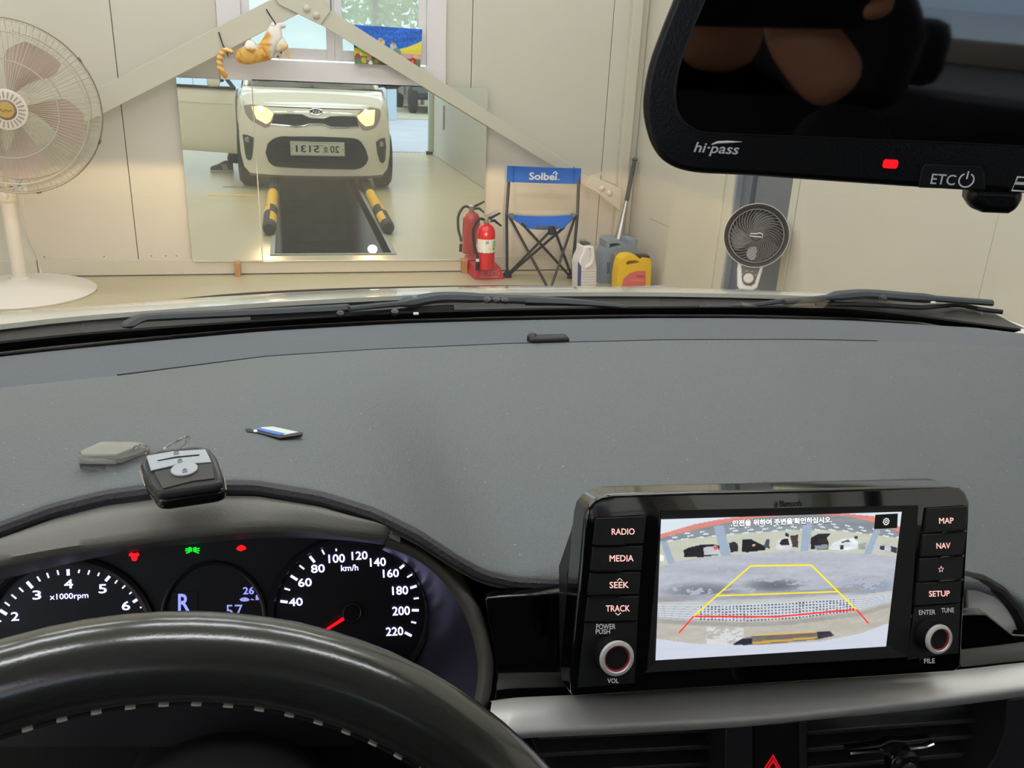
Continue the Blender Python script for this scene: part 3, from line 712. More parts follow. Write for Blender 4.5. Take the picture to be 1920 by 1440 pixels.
# ---- fire extinguishers
RED = mat('extinguisher_red', (206, 26, 30), .25, coat=.6)
RED2 = mat('stand_red_plastic', (190, 42, 56), .5)
def extinguisher(px_, Y, dz, label, front):
    q = onY(px_, 450, Y); x, y = q[0], q[1]
    t = thing('fire_extinguisher', label, 'fire extinguisher', (x, y, dz))
    mb = MB(); mb.lathe([(.052, 0), (.058, .008), (.058, .20), (.056, .235), (.045, .262), (.025, .275), (.016, .28), (.016, .295)], (x, y, dz), (0, 0, 1), 28); part('cylinder', mb, RED, t)
    zt = dz + .295
    mb = MB(); mb.lathe([(.018, 0), (.020, .008), (.020, .03), (.012, .036)], (x, y, zt - .01), (0, 0, 1), 14); part('valve', mb, ALU, t)
    mb = MB(); mb.lathe([(.011, 0), (.011, .008), (.0, .010)], (x + .012, y - .02, zt + .004), (.4, -1, 0), 14); part('gauge', mb, CHROME, t)
    mb = MB(); mb.tube([(x - .005, y, zt + .012), (x + .03, y, zt + .022), (x + .085, y, zt + .05)], [.006, .006, .004], 6, flat=1.6); part('lever', mb, BLACKS, t)
    mb = MB(); mb.tube([(x - .005, y, zt), (x + .05, y, zt + .004), (x + .095, y, zt - .03)], [.006, .006, .004], 6, flat=1.6); part('handle', mb, BLACKS, t)
    P = cr([(x - .01, y, zt + .01), (x - .05, y - .01, zt + .012), (x - .085, y - .02, zt - .05), (x - .080, y - .035, zt - .14), (x - .062, y - .045, zt - .20), (x - .058, y - .045, zt - .235)], 20)
    mb = MB(); mb.tube(P, .009, 8); part('hose', mb, RUBBER, t)
    mb = MB(); mb.tube([P[-1] + (0, 0, .012), P[-1] - (0, 0, .006)], .0105, 10); part('white_band', mb, FANW, t)
    mb = MB(); mb.tube([P[-1] - (0, 0, .006), P[-1] - (0, 0, .06)], [.011, .013], 10); part('nozzle', mb, BLACKS, t)
    if front:
        G = []
        for j in range(2):
            G.append([(x + .0588 * sin(a), y - .0588 * cos(a), dz + .108 + j * .083) for a in np.linspace(-1.25, 1.35, 16)])
        mb = MB(); mb.grid(G); part('label_sleeve', mb, mat('label_white', (226, 226, 220), .5), t)
        def arc(a0, a1, z0, z1, m, nm='label_print'):
            mb = MB(); mb.grid([[(x + .0594 * sin(a), y - .0594 * cos(a), z) for a in np.linspace(a0, a1, 6)] for z in (z0, z1)]); part(nm, mb, m, t)
        arc(.1, .55, dz + .125, dz + .142, mat('label_yellow', (222, 222, 120), .5)); arc(.6, 1.2, dz + .14, dz + .18, mat('label_green', (150, 200, 130), .5)); arc(.62, .9, dz + .125, dz + .137, mat('label_blue', (40, 110, 150), .5)); arc(-1.0, 1.2, dz + .109, dz + .114, mat('label_blue2', (120, 160, 200), .5))
        f_ = Frame((x, y - .060, dz + .172), (1, .25, 0), (.25, -1, 0))
        text('DH', f_.pt(-.014, -.007), f_.pt(.014, -.007), f_.pt(-.014, .010), mat('label_dark_green', (40, 110, 60), .5), t, bold=.03)
    return x, y
dz = .075
ex_, ey_ = extinguisher(911, 5.10, dz, 'red fire extinguisher with white label and black hose on the red stand', True)
st = thing('extinguisher_stand', 'red plastic stand with pale lettering under the fire extinguisher', 'stand', (ex_, ey_, 0))
sx0, sx1 = onZ(889, 524, 0)[0], onZ(945, 522, 0)[0]; sy = onZ(915, 524, 0)[1]
A = [(sx0, sy, 0), (sx1, sy, 0), (sx1 - .01, sy + .33, 0), (sx0 - .02, sy + .33, 0)]
Bq = [(sx0 + .015, sy + .03, .074), (sx1 - .025, sy + .03, .074), (sx1 - .03, sy + .31, .074), (sx0 + .0, sy + .31, .074)]
mb = MB(); mb.hexa(A, Bq); part('stand_body', mb, RED2, st, False, bevel=.006)
sf = Frame(np.array([(sx0 + sx1) / 2, sy + .015, .037]), (1, 0, 0), nrm((0, -.074, .03)))
tpx('소화기', sf, 900, 516.5, 936, 515.8, 508, mat('stand_print', (226, 200, 150), .6), st, .0015, bold=.01)
tpx('FIRE EXTINGUISHER', sf, 900, 520.5, 935, 520, 518.4, mat('stand_print', (226, 200, 150), .6), st, .0015)

# ---- jugs
def can(name, label, fr, outline, hole, dpt, m, cap=None, capm=BLACKS, bev=.012, extra=None):
    base = fr.px(*outline[0]); t = thing(name, label, 'canister', (base[0], base[1], 0))
    f_uv = [fr.uv(x, y) for x, y in outline]
    lo = min(v for u, v in f_uv)
    mb = MB()
    if hole:
        h_uv = [fr.uv(x, y) for x, y in hole]
        # bridge the hole into the outline so the handle is really open
        i0 = min(range(len(f_uv)), key=lambda i: min((f_uv[i][0] - a) ** 2 + (f_uv[i][1] - b) ** 2 for a, b in h_uv))
        j0 = min(range(len(h_uv)), key=lambda j: (f_uv[i0][0] - h_uv[j][0]) ** 2 + (f_uv[i0][1] - h_uv[j][1]) ** 2)
        ar = lambda p: sum(p[i][0] * p[(i + 1) % len(p)][1] - p[(i + 1) % len(p)][0] * p[i][1] for i in range(len(p)))
        if ar(f_uv) * ar(h_uv) > 0: h_uv = h_uv[::-1]; j0 = len(h_uv) - 1 - j0
        hh = h_uv[j0:] + h_uv[:j0 + 1]
        poly = f_uv[:i0 + 1] + hh + f_uv[i0:]
        mb.slab(fr, poly, -dpt, 0); part('body', mb, m, t, True)
    else:
        mb.slab(fr, f_uv, -dpt, 0); part('body', mb, m, t, True, bevel=bev, seg=3)
    if cap:
        mb = MB(); mb.pxslab(fr, cap, -dpt * .7, -dpt * .15); part('cap', mb, capm, t, False, bevel=.003)
    return t
def floorpx(x, Y): p = proj((onY(x, 500, Y)[0], Y, 0)); return p[1]
Y1 = 4.80; f1 = Frame((1.6, Y1, .1), (1, .12, 0), (.12, -1, 0))
w1 = mat('milky_plastic', (222, 220, 222), .4)
b1 = 556
t = can('plastic_jug', 'white ribbed plastic jug with dark cap and handle, left of the canisters', f1, [(1086, b1), (1085, 495), (1088, 484), (1094, 472), (1095, 462), (1108, 460), (1112, 464), (1115, 478), (1120, 500), (1119, b1)], None, .11, w1, [(1095, 462), (1094.5, 455.5), (1106.5, 454.5), (1107, 461)], mat('cap_brown', (86, 80, 74), .5))
mb = MB(); mb.tube([f1.px(1104, 463, .004), f1.px(1110, 464, .012), f1.px(1112, 480, .014), f1.px(1109, 494, .012), f1.px(1098, 502, .003)], .012, 8); part('handle', mb, w1, t)
for y in (508, 513, 518, 523, 528, 533):
    mb = MB(); mb.tube([f1.px(1091, y, .001), f1.px(1118, y - .5, .001)], .003, 6); part('rib', mb, w1, t)
mb = MB(); mb.pxslab(f1, [(1083, 538), (1084, 490), (1090, 500), (1089, 540)], .0005, .003); part('blue_label', mb, mat('label_navy', (70, 84, 124), .5), t, False)
Y2 = 4.95; f2 = Frame((1.75, Y2, .1), (1, 0, 0), (0, -1, 0))
gb = mat('blue_grey_plastic', (138, 150, 162), .5)
t = can('plastic_canister', 'tall blue-grey plastic canister with moulded handle and angled spout', f2, [(1124, 552), (1125, 520), (1130, 510), (1131, 475), (1137, 466), (1137, 452), (1141, 450), (1160, 449), (1170, 456), (1178, 459), (1179, 450), (1193, 449), (1193, 475), (1186, 484), (1165, 552)], [(1143, 465), (1143, 457), (1158, 456), (1165, 459)], .13, gb)
mb = MB(); o_ = f2.px(1186.5, 456, -.06); mb.lathe([(.027, 0), (.028, .004), (.028, .026), (.024, .03)], o_, (0, 0, 1), 20); part('spout_cap', mb, mat('blue_grey_cap', (150, 160, 164), .5), t)
mb = MB(); mb.pxslab(f2, [(1138, 513), (1138, 493), (1143, 491), (1144, 512)], -.001, .002); part('sight_slot', mb, mat('slot_grey', (96, 106, 116), .6), t, False)
for y in (503, 509, 515, 521, 527, 533):
    mb = MB(); mb.tube([f2.px(1147, y, .001), f2.px(1157, y, .001)], .003, 5); part('rib', mb, gb, t)
f3 = Frame((1.75, 4.86, .1), (1, 0, 0), (0, -1, 0))
t = can('plastic_canister', 'dark grey canister squeezed between the blue-grey and yellow ones', f3, [(1152, 556), (1153, 500), (1155, 478), (1162, 476), (1180, 476), (1182, 556)], None, .08, mat('dark_grey_plastic', (124, 124, 118), .5), [(1160, 486), (1158, 481), (1172, 480), (1172, 486)])
f4 = Frame((1.8, 4.74, .1), (1, 0, 0), (0, -1, 0))
ye = mat('yellow_plastic', (240, 196, 26), .4)
t = can('plastic_canister', 'bright yellow oil canister with pink label, rightmost of the canisters', f4, [(1156.5, 562), (1158, 520), (1161, 500), (1165, 487), (1173, 480), (1184, 478.5), (1193, 479.5), (1198, 484), (1203, 486), (1206, 483), (1219, 485), (1221.5, 492), (1221, 510), (1218, 562)], [(1175, 497), (1174, 492), (1179, 489), (1192, 488), (1199, 490), (1196, 493), (1185, 495)], .10, ye, [(1200, 485), (1196, 479), (1218.5, 480), (1218.5, 486)], mat('cap_black', (52, 50, 46), .5))
mb = MB(); mb.pxslab(f4, [(1165, 562), (1166, 535), (1170, 522), (1181, 512), (1195, 508), (1211, 508), (1210, 562)], -.002, .0012); part('pink_label', mb, mat('label_pink', (222, 112, 112), .5), t, False)
tpx('Premium', f4, 1193.5, 519.5, 1208, 520.5, 515, mat('label_maroon', (110, 40, 60), .5), t, .002)
mb = MB(); mb.pxslab(f4, [(1183, 524), (1208, 524.5), (1208, 527), (1183, 526.5)], .0012, .0018); part('label_print', mb, mat('label_orange', (240, 150, 90), .5), t, False)
f5 = Frame((1.62, 5.08, .1), (1, 0, 0), (0, -1, 0))
t = can('plastic_jug', 'faint pinkish clear jug standing behind the white ribbed jug', f5, [(1117, 544), (1116, 484), (1119, 467), (1124, 464), (1129, 468), (1131, 490), (1131, 544)], None, .08, mat('clear_jug_plastic', (190, 170, 156), .3))
mb = MB(); mb.pxslab(f5, [(1119, 506), (1120, 492), (1129, 494), (1129, 507)], -.001, .001); part('pink_label', mb, mat('label_faded_pink', (196, 128, 124), .5), t, False)

# ---- bat leaning in the corner
a, b = onY(1191, 296, 5.27), onZ(1143, 515, .01)
b = np.array([onY(1146, 520, 5.10)[0], 5.10, .006])
bt = thing('baseball_bat', 'aluminium baseball bat with dark grip leaning upright in the corner', 'bat', b)
L = lambda k: a + (b - a) * k
mb = MB(); mb.tube([L(0), L(.008), L(.02), L(.025)], [.014, .02, .02, .0115], 14); part('knob', mb, mat('bat_knob', (96, 96, 92), .5), bt)
mb = MB(); mb.tube([L(.025), L(.36)], [.0125, .0145], 12); part('grip', mb, mat('bat_grip', (78, 78, 80), .7, bump=.3, bs=200), bt)
mb = MB(); mb.tube([L(.36), L(.5), L(.62), L(.74), L(.97), L(1)], [.0125, .018, .026, .032, .033, .026], 20); part('barrel', mb, ALU, bt)

# ---- round fan on the grey column
fo = onX(1418, 442, XR - .16)
vn = nrm(C - fo); n_ = nrm(vn + np.array([0, 0, .12]))
wfan = thing('wall_fan', 'round dark-grilled wall fan with white rim on the grey steel column', 'fan', fo)
f_ = Frame(fo, np.cross((0, 0, 1), n_), n_)
dd = float(np.linalg.norm(fo - C)); RW = 58.5 / F * dd * .97
WD = mat('fan_dark_plastic', (66, 62, 60), .4); WW = mat('fan_rim_white', (228, 226, 226), .35)
mb = MB(); mb.lathe([(RW * .80, -.10), (RW * .97, -.06), (RW, 0), (RW, .006), (RW * .985, .010), (RW * .975, .006)], fo, n_, 56, f_.ex, caps=False); part('rim', mb, WW, wfan)
mb = MB(); mb.lathe([(RW * .975, .007), (RW * .83, -.012), (RW * .80, -.03), (RW * .78, -.09), (0, -.095)], fo, n_, 48, f_.ex, caps=False); part('shroud', mb, WD, wfan)
mb = MB(); mb.tube([f_.pt(RW * .83 * cos(t_), RW * .83 * sin(t_), -.006) for t_ in np.linspace(0, 2 * pi, 56, endpoint=False)], .003, 6, closed=True); part('inner_ring', mb, mat('ring_grey', (128, 116, 108), .4), wfan)
for k in range(3):
    a0 = 2 * pi * k / 3 + .9
    G = [[f_.pt(r * cos(a0 + w_ * 1.15 - r * 3), r * sin(a0 + w_ * 1.15 - r * 3), -.055 + .03 * w_) for w_ in np.linspace(0, 1, 8)] for r in np.linspace(.025, RW * .76, 9)]
    mb = MB(); mb.grid(G, thick=-n_ * .002); part('blade', mb, mat('wall_fan_blade', (96, 98, 94), .3), wfan)
for k in range(36):
    a0 = 2 * pi * k / 36
    mb = MB(); mb.tube([f_.pt(r * cos(a0 - t_ * .95), r * sin(a0 - t_ * .95), .018 * (1 - t_ ** 2) - .008) for t_, r in [(t_, RW * (.16 + .66 * t_)) for t_ in np.linspace(0, 1, 8)]], .0016, 4, caps=False); part('grille_wire', mb, mat('wall_fan_wire', (112, 106, 102), .4), wfan)
mb = MB(); mb.lathe([(RW * .18, 0), (RW * .18, .012), (RW * .14, .018), (0, .019)], fo, n_, 28, f_.ex); part('grille_cap', mb, mat('cap_dark', (74, 66, 62), .4), wfan)
mb = MB(); mb.tube([f_.pt(x_, y_, .021) for x_, y_ in ((-.025, -.006), (-.022, .005), (0, .006), (.012, .011), (.024, .006), (.026, -.006))], .0018, 5, closed=True); part('emblem', mb, WTXT, wfan)
mb = MB(); mb.pxslab(f_, [(1384, 491), (1382, 505), (1382, 535), (1386, 543), (1412, 544), (1420, 540), (1430, 505), (1434, 492), (1410, 502)], -.07, -.012); part('neck', mb, WW, wfan, bevel=.006)
mb = MB(); mb.pxslab(f_, [(1390, 494), (1391, 525), (1394, 532), (1398, 535), (1409, 536), (1415, 532), (1424, 505), (1426, 494), (1410, 500)], -.0115, -.009); part('control_panel', mb, mat('control_grey', (104, 102, 98), .4), wfan, bevel=.001)
ko = f_.px(1403.5, 522, -.008); mb = MB(); mb.lathe([(.022, 0), (.022, .004), (.019, .014), (0, .015)], ko, n_, 24, f_.ex); part('dial', mb, mat('dial_white', (216, 208, 202), .4), wfan)
for i, a0 in enumerate(np.linspace(3.4, -.9, 7)):
    mb = MB(); mb.box(ko + f_.ex * .032 * cos(a0) + f_.ey * .032 * sin(a0) - f_.n * .0005, (.004, .003, .001), (f_.ex, f_.ey, f_.n)); part('dial_mark', mb, WTXT, wfan, False)
kb = (XR + .075 - fo[0]) / fo[0]
mb = MB(); mb.tube([f_.pt(0, -RW * .5, -.08), f_.pt(0, -RW * .5, 0) + (fo - C) * kb], .03, 12); part('wall_bracket', mb, WW, wfan)
# ================================================================== THE CAR: BODY
CX = .25; YFR = 1.86
car = thing('hatchback_car', 'cream-white small hatchback we sit in, its front reflected in the wall mirror', 'car', (CX, .5, 0))
def yfront(x, z):
    u = (x - CX) / .74
    y = YFR - .10 * u * u - .22 * abs(u) ** 5
    if z > .58: y -= (z - .58) * .30 + max(0, z - .70) ** 2 * 1.5
    if z < .36: y -= (.36 - z) * .15
    return y
def halfw(z): return float(np.interp(z, [.15, .22, .35, .5, .62, .72, .80, .84], [.64, .71, .735, .74, .735, .715, .68, .65]))
def mf(px_, py_):                        # pixel in the mirror -> (x, z) on the front of the car
    p = mir(onY(px_, py_, 2 * D - 1.78))
    for _ in range(3): p = mir(onY(px_, py_, 2 * D - yfront(p[0], p[2])))
    return p[0], min(p[2], .836 - .03 * max(0, abs(p[0] - CX) - .5) / .15)
def conf(poly, off, nc=18, nr=4, back=.012, surf=yfront):
    """x-monotone polygon laid on the curved front as a thin closed slab"""
    P = np.array(poly); xs = np.linspace(P[:, 0].min() + 1e-4, P[:, 0].max() - 1e-4, nc); rows = []
    for x in xs:
        zs = []
        for i in range(len(P)):
            a, b = P[i], P[(i + 1) % len(P)]
            if (a[0] - x) * (b[0] - x) <= 0 and abs(a[0] - b[0]) > 1e-9: zs.append(a[1] + (b[1] - a[1]) * (x - a[0]) / (b[0] - a[0]))
        if not zs: zs = [P[0][1]]
        lo, hi = min(zs), max(zs)
        rows.append([np.array([x, surf(x, lo + (hi - lo) * t) + off, lo + (hi - lo) * t]) for t in np.linspace(0, 1, nr)])
    mb = MB(); mb.grid(rows, thick=(0, -back - off, 0)); return mb
def confpx(pxs, off, nc=18, nr=4, back=.012): return conf([mf(*p) for p in pxs], off, nc, nr, back)
def cline(pts, off, r, n=6): mb = MB(); mb.tube([np.array([x, yfront(x, z) + off, z]) for x, z in pts], r, n); return mb
# bumper / front skin
G = []
for z in (.165, .18, .22, .27, .32, .36, .42, .5, .58, .64, .70, .74, .775, .80):
    w = halfw(z); G.append([np.array([CX + w * s, yfront(CX + w * s, z), z]) for s in np.linspace(-1, 1, 41)])
mb = MB(); mb.grid(G); part('front_bumper', mb, BODY, car, ang=60)
mb = MB(); mb.grid([[np.array([CX + .66 * s, yfront(CX + .66 * s, .17) - o_, z]) for s in np.linspace(-1, 1, 21)] for z, o_ in ((.17, .0), (.135, .03), (.13, .10))]); part('lower_lip', mb, mat('lip_grey', (110, 104, 98), .6), car)
# hood
HB = [(-80, 614), (0, 604), (200, 592), (500, 573), (800, 557), (1000, 553), (1250, 552), (1500, 556), (1700, 562), (1920, 580), (1990, 588)]
hbw = np.array([onZ(x, y, .962) for x, y in HB])
_hx = np.linspace(-.50, 1.08, 80); _hy = np.interp(_hx, hbw[:, 0], hbw[:, 1], left=.96); _kk = np.hanning(17); _kk /= _kk.sum(); _hy = np.convolve(np.pad(_hy, 8, 'edge'), _kk, 'valid')
def YH(x): return float(np.interp(x, _hx, _hy))
_A = cr([(.85, .974), (.95, .973), (1.03, .971), (1.115, .966), (1.25, .941), (1.4, .901), (1.55, .858), (1.75, .812), (1.95, .77)], 120)
def hoodz(x, y):
    dx = x - CX
    c = float(np.interp(y, [1.0, 1.25], [.015, .062]))
    return float(np.interp(y, _A[:, 0], _A[:, 1])) - c * dx * dx
G = []
for i in range(22):
    t = i / 21; row = []
    for s in np.linspace(-1, 1, 41):
        x = CX + s * (.675 + .035 * (1 - t)); y0 = YH(x); y1 = yfront(x, .80) - .004; y = y0 + (y1 - y0) * t
        z = hoodz(x, y)
        ze = .812 - .012 * s * s; k = max(0, (t - .85) / .15); z = min(z, z * (1 - k ** 2) + ze * k ** 2)
        if abs(s) > .92: z -= .006 * ((abs(s) - .92) / .08) ** 2
        row.append(np.array([x, y, z]))
    G.append(row)
mb = MB(); mb.grid(G, thick=(0, 0, -.006)); part('hood', mb, BODY, car, ang=70)
mb = cline([(CX + s * .60, .806) for s in np.linspace(-1, 1, 25)], .0, .0045); part('hood_gap', mb, DARKGAP, car)
# fenders and sides
for sg in (-1, 1):
    G = []
    for i in range(12):
        t = i / 11; y = yfront(CX + .66, .80) - t * (yfront(CX + .66, .8) - .98); row = []
        ze = hoodz(CX + sg * .70, max(YH(CX + sg * .70), y)) - .004
        for k, (w, z) in enumerate(((.705, None), (.735, .90), (.757, .84), (.768, .74), (.77, .62), (.772, .50), (.765, .38), (.75, .24))):
            yw = min(y, 3)
            zz = ze if z is None else min(z, ze - {.735: .016, .757: .05, .768: .12}.get(w, .2))
            ww = w - .10 * (1 - t) ** 3 if t < 1 else w
            # wheel arch
            yc, zc, ra = 1.255, .29, .335
            dy = y - yc
            if zz < .64 and abs(dy) < ra: zz = max(zz, zc + sqrt(max(0, ra * ra - dy * dy)))
            row.append(np.array([CX + sg * ww, yw, zz]))
        G.append(row)
    mb = MB(); mb.grid(G); part('fender', mb, BODY, car, ang=60)
    mb = MB()
    G = [[np.array([CX + sg * (w), y, z]) for y in (-.05 if sg < 0 else .98, -.6, -1.2, -1.7)] for w, z in ((.70, .27), (.77, .34), (.77, .6), (.765, .8), (.74, .95))]
    mb.grid(G, thick=(-sg * .04, 0, 0)); part('body_side', mb, BODY, car)
    wy = 1.255
    mb = MB(); mb.lathe([(.17, 0), (.19, -.015), (.25, -.015), (.285, .015), (.29, .04), (.29, .13), (.285, .15), (.25, .165)], (CX + sg * .755, wy, .29), (-sg, 0, 0), 40); o = part('tyre', mb, RUBBER, car)
    mb = MB(); mb.lathe([(.18, .01), (.17, .02), (.05, .03), (.0, .03)], (CX + sg * .755, wy, .29), (-sg, 0, 0), 24); part('wheel_rim', mb, ALU, car)
    mb = MB(); mb.lathe([(.17, 0), (.25, -.015), (.285, .015), (.29, .04), (.29, .13), (.285, .15)], (CX + sg * .755, -1.15, .29), (-sg, 0, 0), 32); part('tyre', mb, RUBBER, car)
# grille
GT = [(514, 212), (540, 213), (567, 214), (580, 220), (607, 221), (617, 217.5), (645, 217), (667, 217)]
GB = [(672, 237), (645, 238.5), (618, 238), (607, 232), (578, 232), (570, 235), (553, 236), (508, 232)]
GRIL = mat('grille_black', (44, 42, 42), .5)
part('grille', confpx(GT + GB, .004, 40, 4), GRIL, car)
part('grille_chrome', cline([mf(*p) for p in GT], .007, .006), CHROME, car)
part('grille_chrome', cline([mf(*p) for p in GB], .007, .006), CHROME, car)
IN = [(498, 285), (501, 270), (508, 262), (517, 257), (528, 254.5), (600, 255), (645, 257), (663, 258), (672, 261), (680, 270), (688, 285), (690, 296), (686, 306), (676, 314), (665, 316.5), (640, 316), (560, 314), (515, 311), (505, 304), (499, 294)]
part('lower_grille', confpx(IN, .004, 44, 5), GRIL, car)
for y in (264, 272, 301, 307):
    part('grille_bar', cline([mf(x, y + (x - 595) * .02) for x in np.linspace(510, 678, 16)], .008, .0035), BLACKS, car)
FOGM = mat('fog_recess', (70, 68, 64), .5)
for pts, c0_ in (([(457, 251), (466, 252), (478, 257), (477, 275), (475, 296), (470, 300), (464, 296), (459, 275)], (467, 261)), ([(704, 265), (712, 259), (721, 257.5), (723, 275), (722, 298), (717, 305), (711, 302), (706, 285)], (713, 269))):
    part('fog_recess', confpx(pts, .004, 10, 4), FOGM, car)
    x, z = mf(*c0_); mb = MB(); mb.lathe([(.03, 0), (.03, .006), (.026, .012), (0, .016)], (x, yfront(x, z) + .002, z), (.15 if x > CX else -.15, 1, 0), 18); part('fog_lamp', mb, mat('fog_glass', (150, 150, 142), .15), car)
# headlights
HLM = mat('lamp_glass_dark', (150, 138, 134), .12, coat=1)
HLE = mat('headlamp_glow', (255, 214, 170), .3, emit=(255, 196, 130), es=2.2)
HLB = mat('headlamp_bulb', (255, 240, 220), .3, emit=(255, 236, 205), es=60)
HL = {-1: [(459, 196), (461, 186), (465, 176), (473, 188), (487, 197), (500, 204), (514, 212), (512, 224), (505, 235), (497, 238), (484, 232), (470, 223), (462, 211)],
      1: [(667, 217), (678, 203), (693, 192), (701, 183), (705, 180), (710, 195), (713, 210), (712, 222), (706, 234), (700, 240), (687, 244), (678, 241), (671, 232)]}
GL = {-1: [(474, 199), (484, 197.5), (495, 199), (513, 212), (508, 226), (500, 232), (480, 221)], 1: [(668, 217), (683, 206), (702, 205), (702, 225), (698, 234), (684, 236), (673, 226)]}
BU = {-1: (490, 203), 1: (686, 209)}
def beam(ld):                              # dipped-beam pattern: nothing above the cut-off, fading towards the ground
    ld.use_nodes = True; nt = ld.node_tree; L = nt.links; e = nt.nodes['Emission']
    g = nt.nodes.new('ShaderNodeNewGeometry'); s = nt.nodes.new('ShaderNodeSeparateXYZ'); L.new(g.outputs['Incoming'], s.inputs[0])
    r = nt.nodes.new('ShaderNodeMapRange'); L.new(s.outputs['Z'], r.inputs[0]); r.inputs[1].default_value = BEAM_SIGN * .028; r.inputs[2].default_value = BEAM_SIGN * .05; r.inputs[3].default_value = 0; r.inputs[4].default_value = 1; r.interpolation_type = 'SMOOTHSTEP'
    q = nt.nodes.new('ShaderNodeMapRange'); L.new(s.outputs['Z'], q.inputs[0]); q.inputs[1].default_value = BEAM_SIGN * .05; q.inputs[2].default_value = BEAM_SIGN * .30; q.inputs[3].default_value = 1; q.inputs[4].default_value = .02
    m = nt.nodes.new('ShaderNodeMath'); m.operation = 'MULTIPLY'; L.new(r.outputs[0], m.inputs[0]); L.new(q.outputs[0], m.inputs[1]); ab = nt.nodes.new('ShaderNodeMath'); ab.operation = 'ABSOLUTE'; L.new(s.outputs['Y'], ab.inputs[0]); pw = nt.nodes.new('ShaderNodeMath'); pw.operation = 'POWER'; pw.inputs[1].default_value = 7; L.new(ab.outputs[0], pw.inputs[0]); m2 = nt.nodes.new('ShaderNodeMath'); m2.operation = 'MULTIPLY'; L.new(m.outputs[0], m2.inputs[0]); L.new(pw.outputs[0], m2.inputs[1]); L.new(m2.outputs[0], e.inputs['Strength'])
BEAM_SIGN = -1
for sg in (-1, 1):
    part('headlamp', confpx(HL[sg], .006, 20, 4), HLM, car)
    part('headlamp_reflector', confpx(GL[sg], .010, 14, 4), HLE, car)
    x, z = mf(*BU[sg]); mb = MB(); mb.lathe([(.020, 0), (.018, .008), (0, .012)], (x, yfront(x, z) + .008, z), (0, 1, 0), 16); part('headlamp_bulb', mb, HLB, car)
    ld = bpy.data.lights.new('headlamp_beam', 'SPOT'); ld.energy = HEADLAMP; ld.color = (1, .66, .38); ld.spot_size = radians(150); ld.spot_blend = .3; ld.shadow_soft_size = .03; beam(ld)
    lo = bpy.data.objects.new('headlamp_beam', ld); COL.objects.link(lo); lo.location = (x, YFR + .05, z)
    lo.rotation_euler = Vector((.0, 1, -.02)).to_track_quat('-Z', 'Y').to_euler()
# badge and number plate
bx, bz = mf(592, 209)
mb = MB(); fb = Frame((bx, yfront(bx, bz) + .004, bz), (-1, 0, 0), (0, 1, .25))
mb.slab(fb, [(.058 * cos(a), .028 * sin(a)) for a in np.linspace(0, 2 * pi, 28, endpoint=False)], -.006, .004); part('badge', mb, mat('badge_black', (30, 30, 34), .2), car)
mb = MB(); mb.tube([fb.pt(.058 * cos(a), .028 * sin(a), .005) for a in np.linspace(0, 2 * pi, 28, endpoint=False)], .004, 6, closed=True); part('badge_rim', mb, CHROME, car)
text('KIΛ', fb.pt(-.038, -.014, .006), fb.pt(.038, -.014, .006), fb.pt(-.038, .014, .006), WTXT, car, bold=.03)
px0, pz0 = mf(545, 290); px1, pz1 = mf(645, 266)
pc = np.array([(px0 + px1) / 2, YFR + .006, (pz0 + pz1) / 2]); fp = Frame(pc, (-1, 0, 0), (0, 1, 0))
PW, PH_ = (px1 - px0) / 2, (pz1 - pz0) / 2
mb = MB(); mb.slab(fp, [(-PW, -PH_), (PW, -PH_), (PW, PH_), (-PW, PH_)], -.016, .004); part('number_plate', mb, mat('plate_white', (208, 206, 190), .5), car, False, bevel=.004)
PLT = mat('plate_ink', (40, 44, 44), .5)
mb = MB(); mb.tube([fp.pt(sx_ * (PW - .008), sy_ * (PH_ - .008), .005) for sx_, sy_ in ((-1, -1), (1, -1), (1, 1), (-1, 1))], .0018, 4, closed=True); part('plate_border', mb, mat('plate_rim', (150, 150, 138), .5), car)
def ptx(s, u0, u1, v0=-.30, v1=.42): text(s, fp.pt(PW * u0, PH_ * v0, .0055), fp.pt(PW * u1, PH_ * v0, .0055), fp.pt(PW * u0, PH_ * v1, .0055), PLT, car, bold=.015)
ptx('20', -.80, -.46, -.5, .5); ptx('호', -.40, -.20, -.45, .35); ptx('5131', -.06, .80, -.5, .5)
for s_ in (-.93, .93):
    mb = MB(); mb.lathe([(.008, 0), (.006, .003), (0, .004)], fp.pt(PW * s_, 0, .004), (0, 1, 0), 10); part('plate_screw', mb, ALU, car)

# ---- dash/windscreen base line in world x
FAR = [(-80, 676), (0, 665), (250, 640), (500, 618), (750, 604), (960, 598), (1200, 594), (1400, 594), (1600, 598), (1800, 610), (1880, 624), (1990, 668)]
farw = np.array([onZ(x, y, .955) for x, y in FAR])
def YF(x):
    if x < farw[0, 0]: return farw[0, 1] - (farw[0, 0] - x) * .55
    if x > farw[-1, 0]: return max(.62, farw[-1, 1] - (x - farw[-1, 0]) * .9)
    return float(np.interp(x, farw[:, 0], farw[:, 1]))
_xs = np.linspace(-.45, .95, 141); _ys = np.array([YF(x) for x in _xs]); _k = np.hanning(13); _k /= _k.sum()
_ys = np.convolve(np.pad(_ys, 6, 'edge'), _k, 'valid')
def YFs(x): return float(np.interp(x, _xs, _ys))
GS = 1.80                                  # run of the windscreen per metre of height
def screen_pt(x, z): return np.array([x, YFs(x) + .028 - (z - .955) * GS, z])
def on_screen(px_, py_):
    r = ray(px_, py_); x = CX
    for _ in range(8):
        k = YFs(x) + .028 + .955 * GS; t = (k - GS * HC) / (r[1] + GS * r[2]); x = (C + r * t)[0]
    return C + r * t
WG = glass('windscreen_glass', (238, 243, 240), .55, haze=.012)
G = [[screen_pt(x, z) + np.array([0, 0, 0]) for x in np.linspace(-.42 + .10 * t, .92 - .10 * t, 33)] for t, z in [(t, .957 + t * .45) for t in np.linspace(0, 1, 10)]]
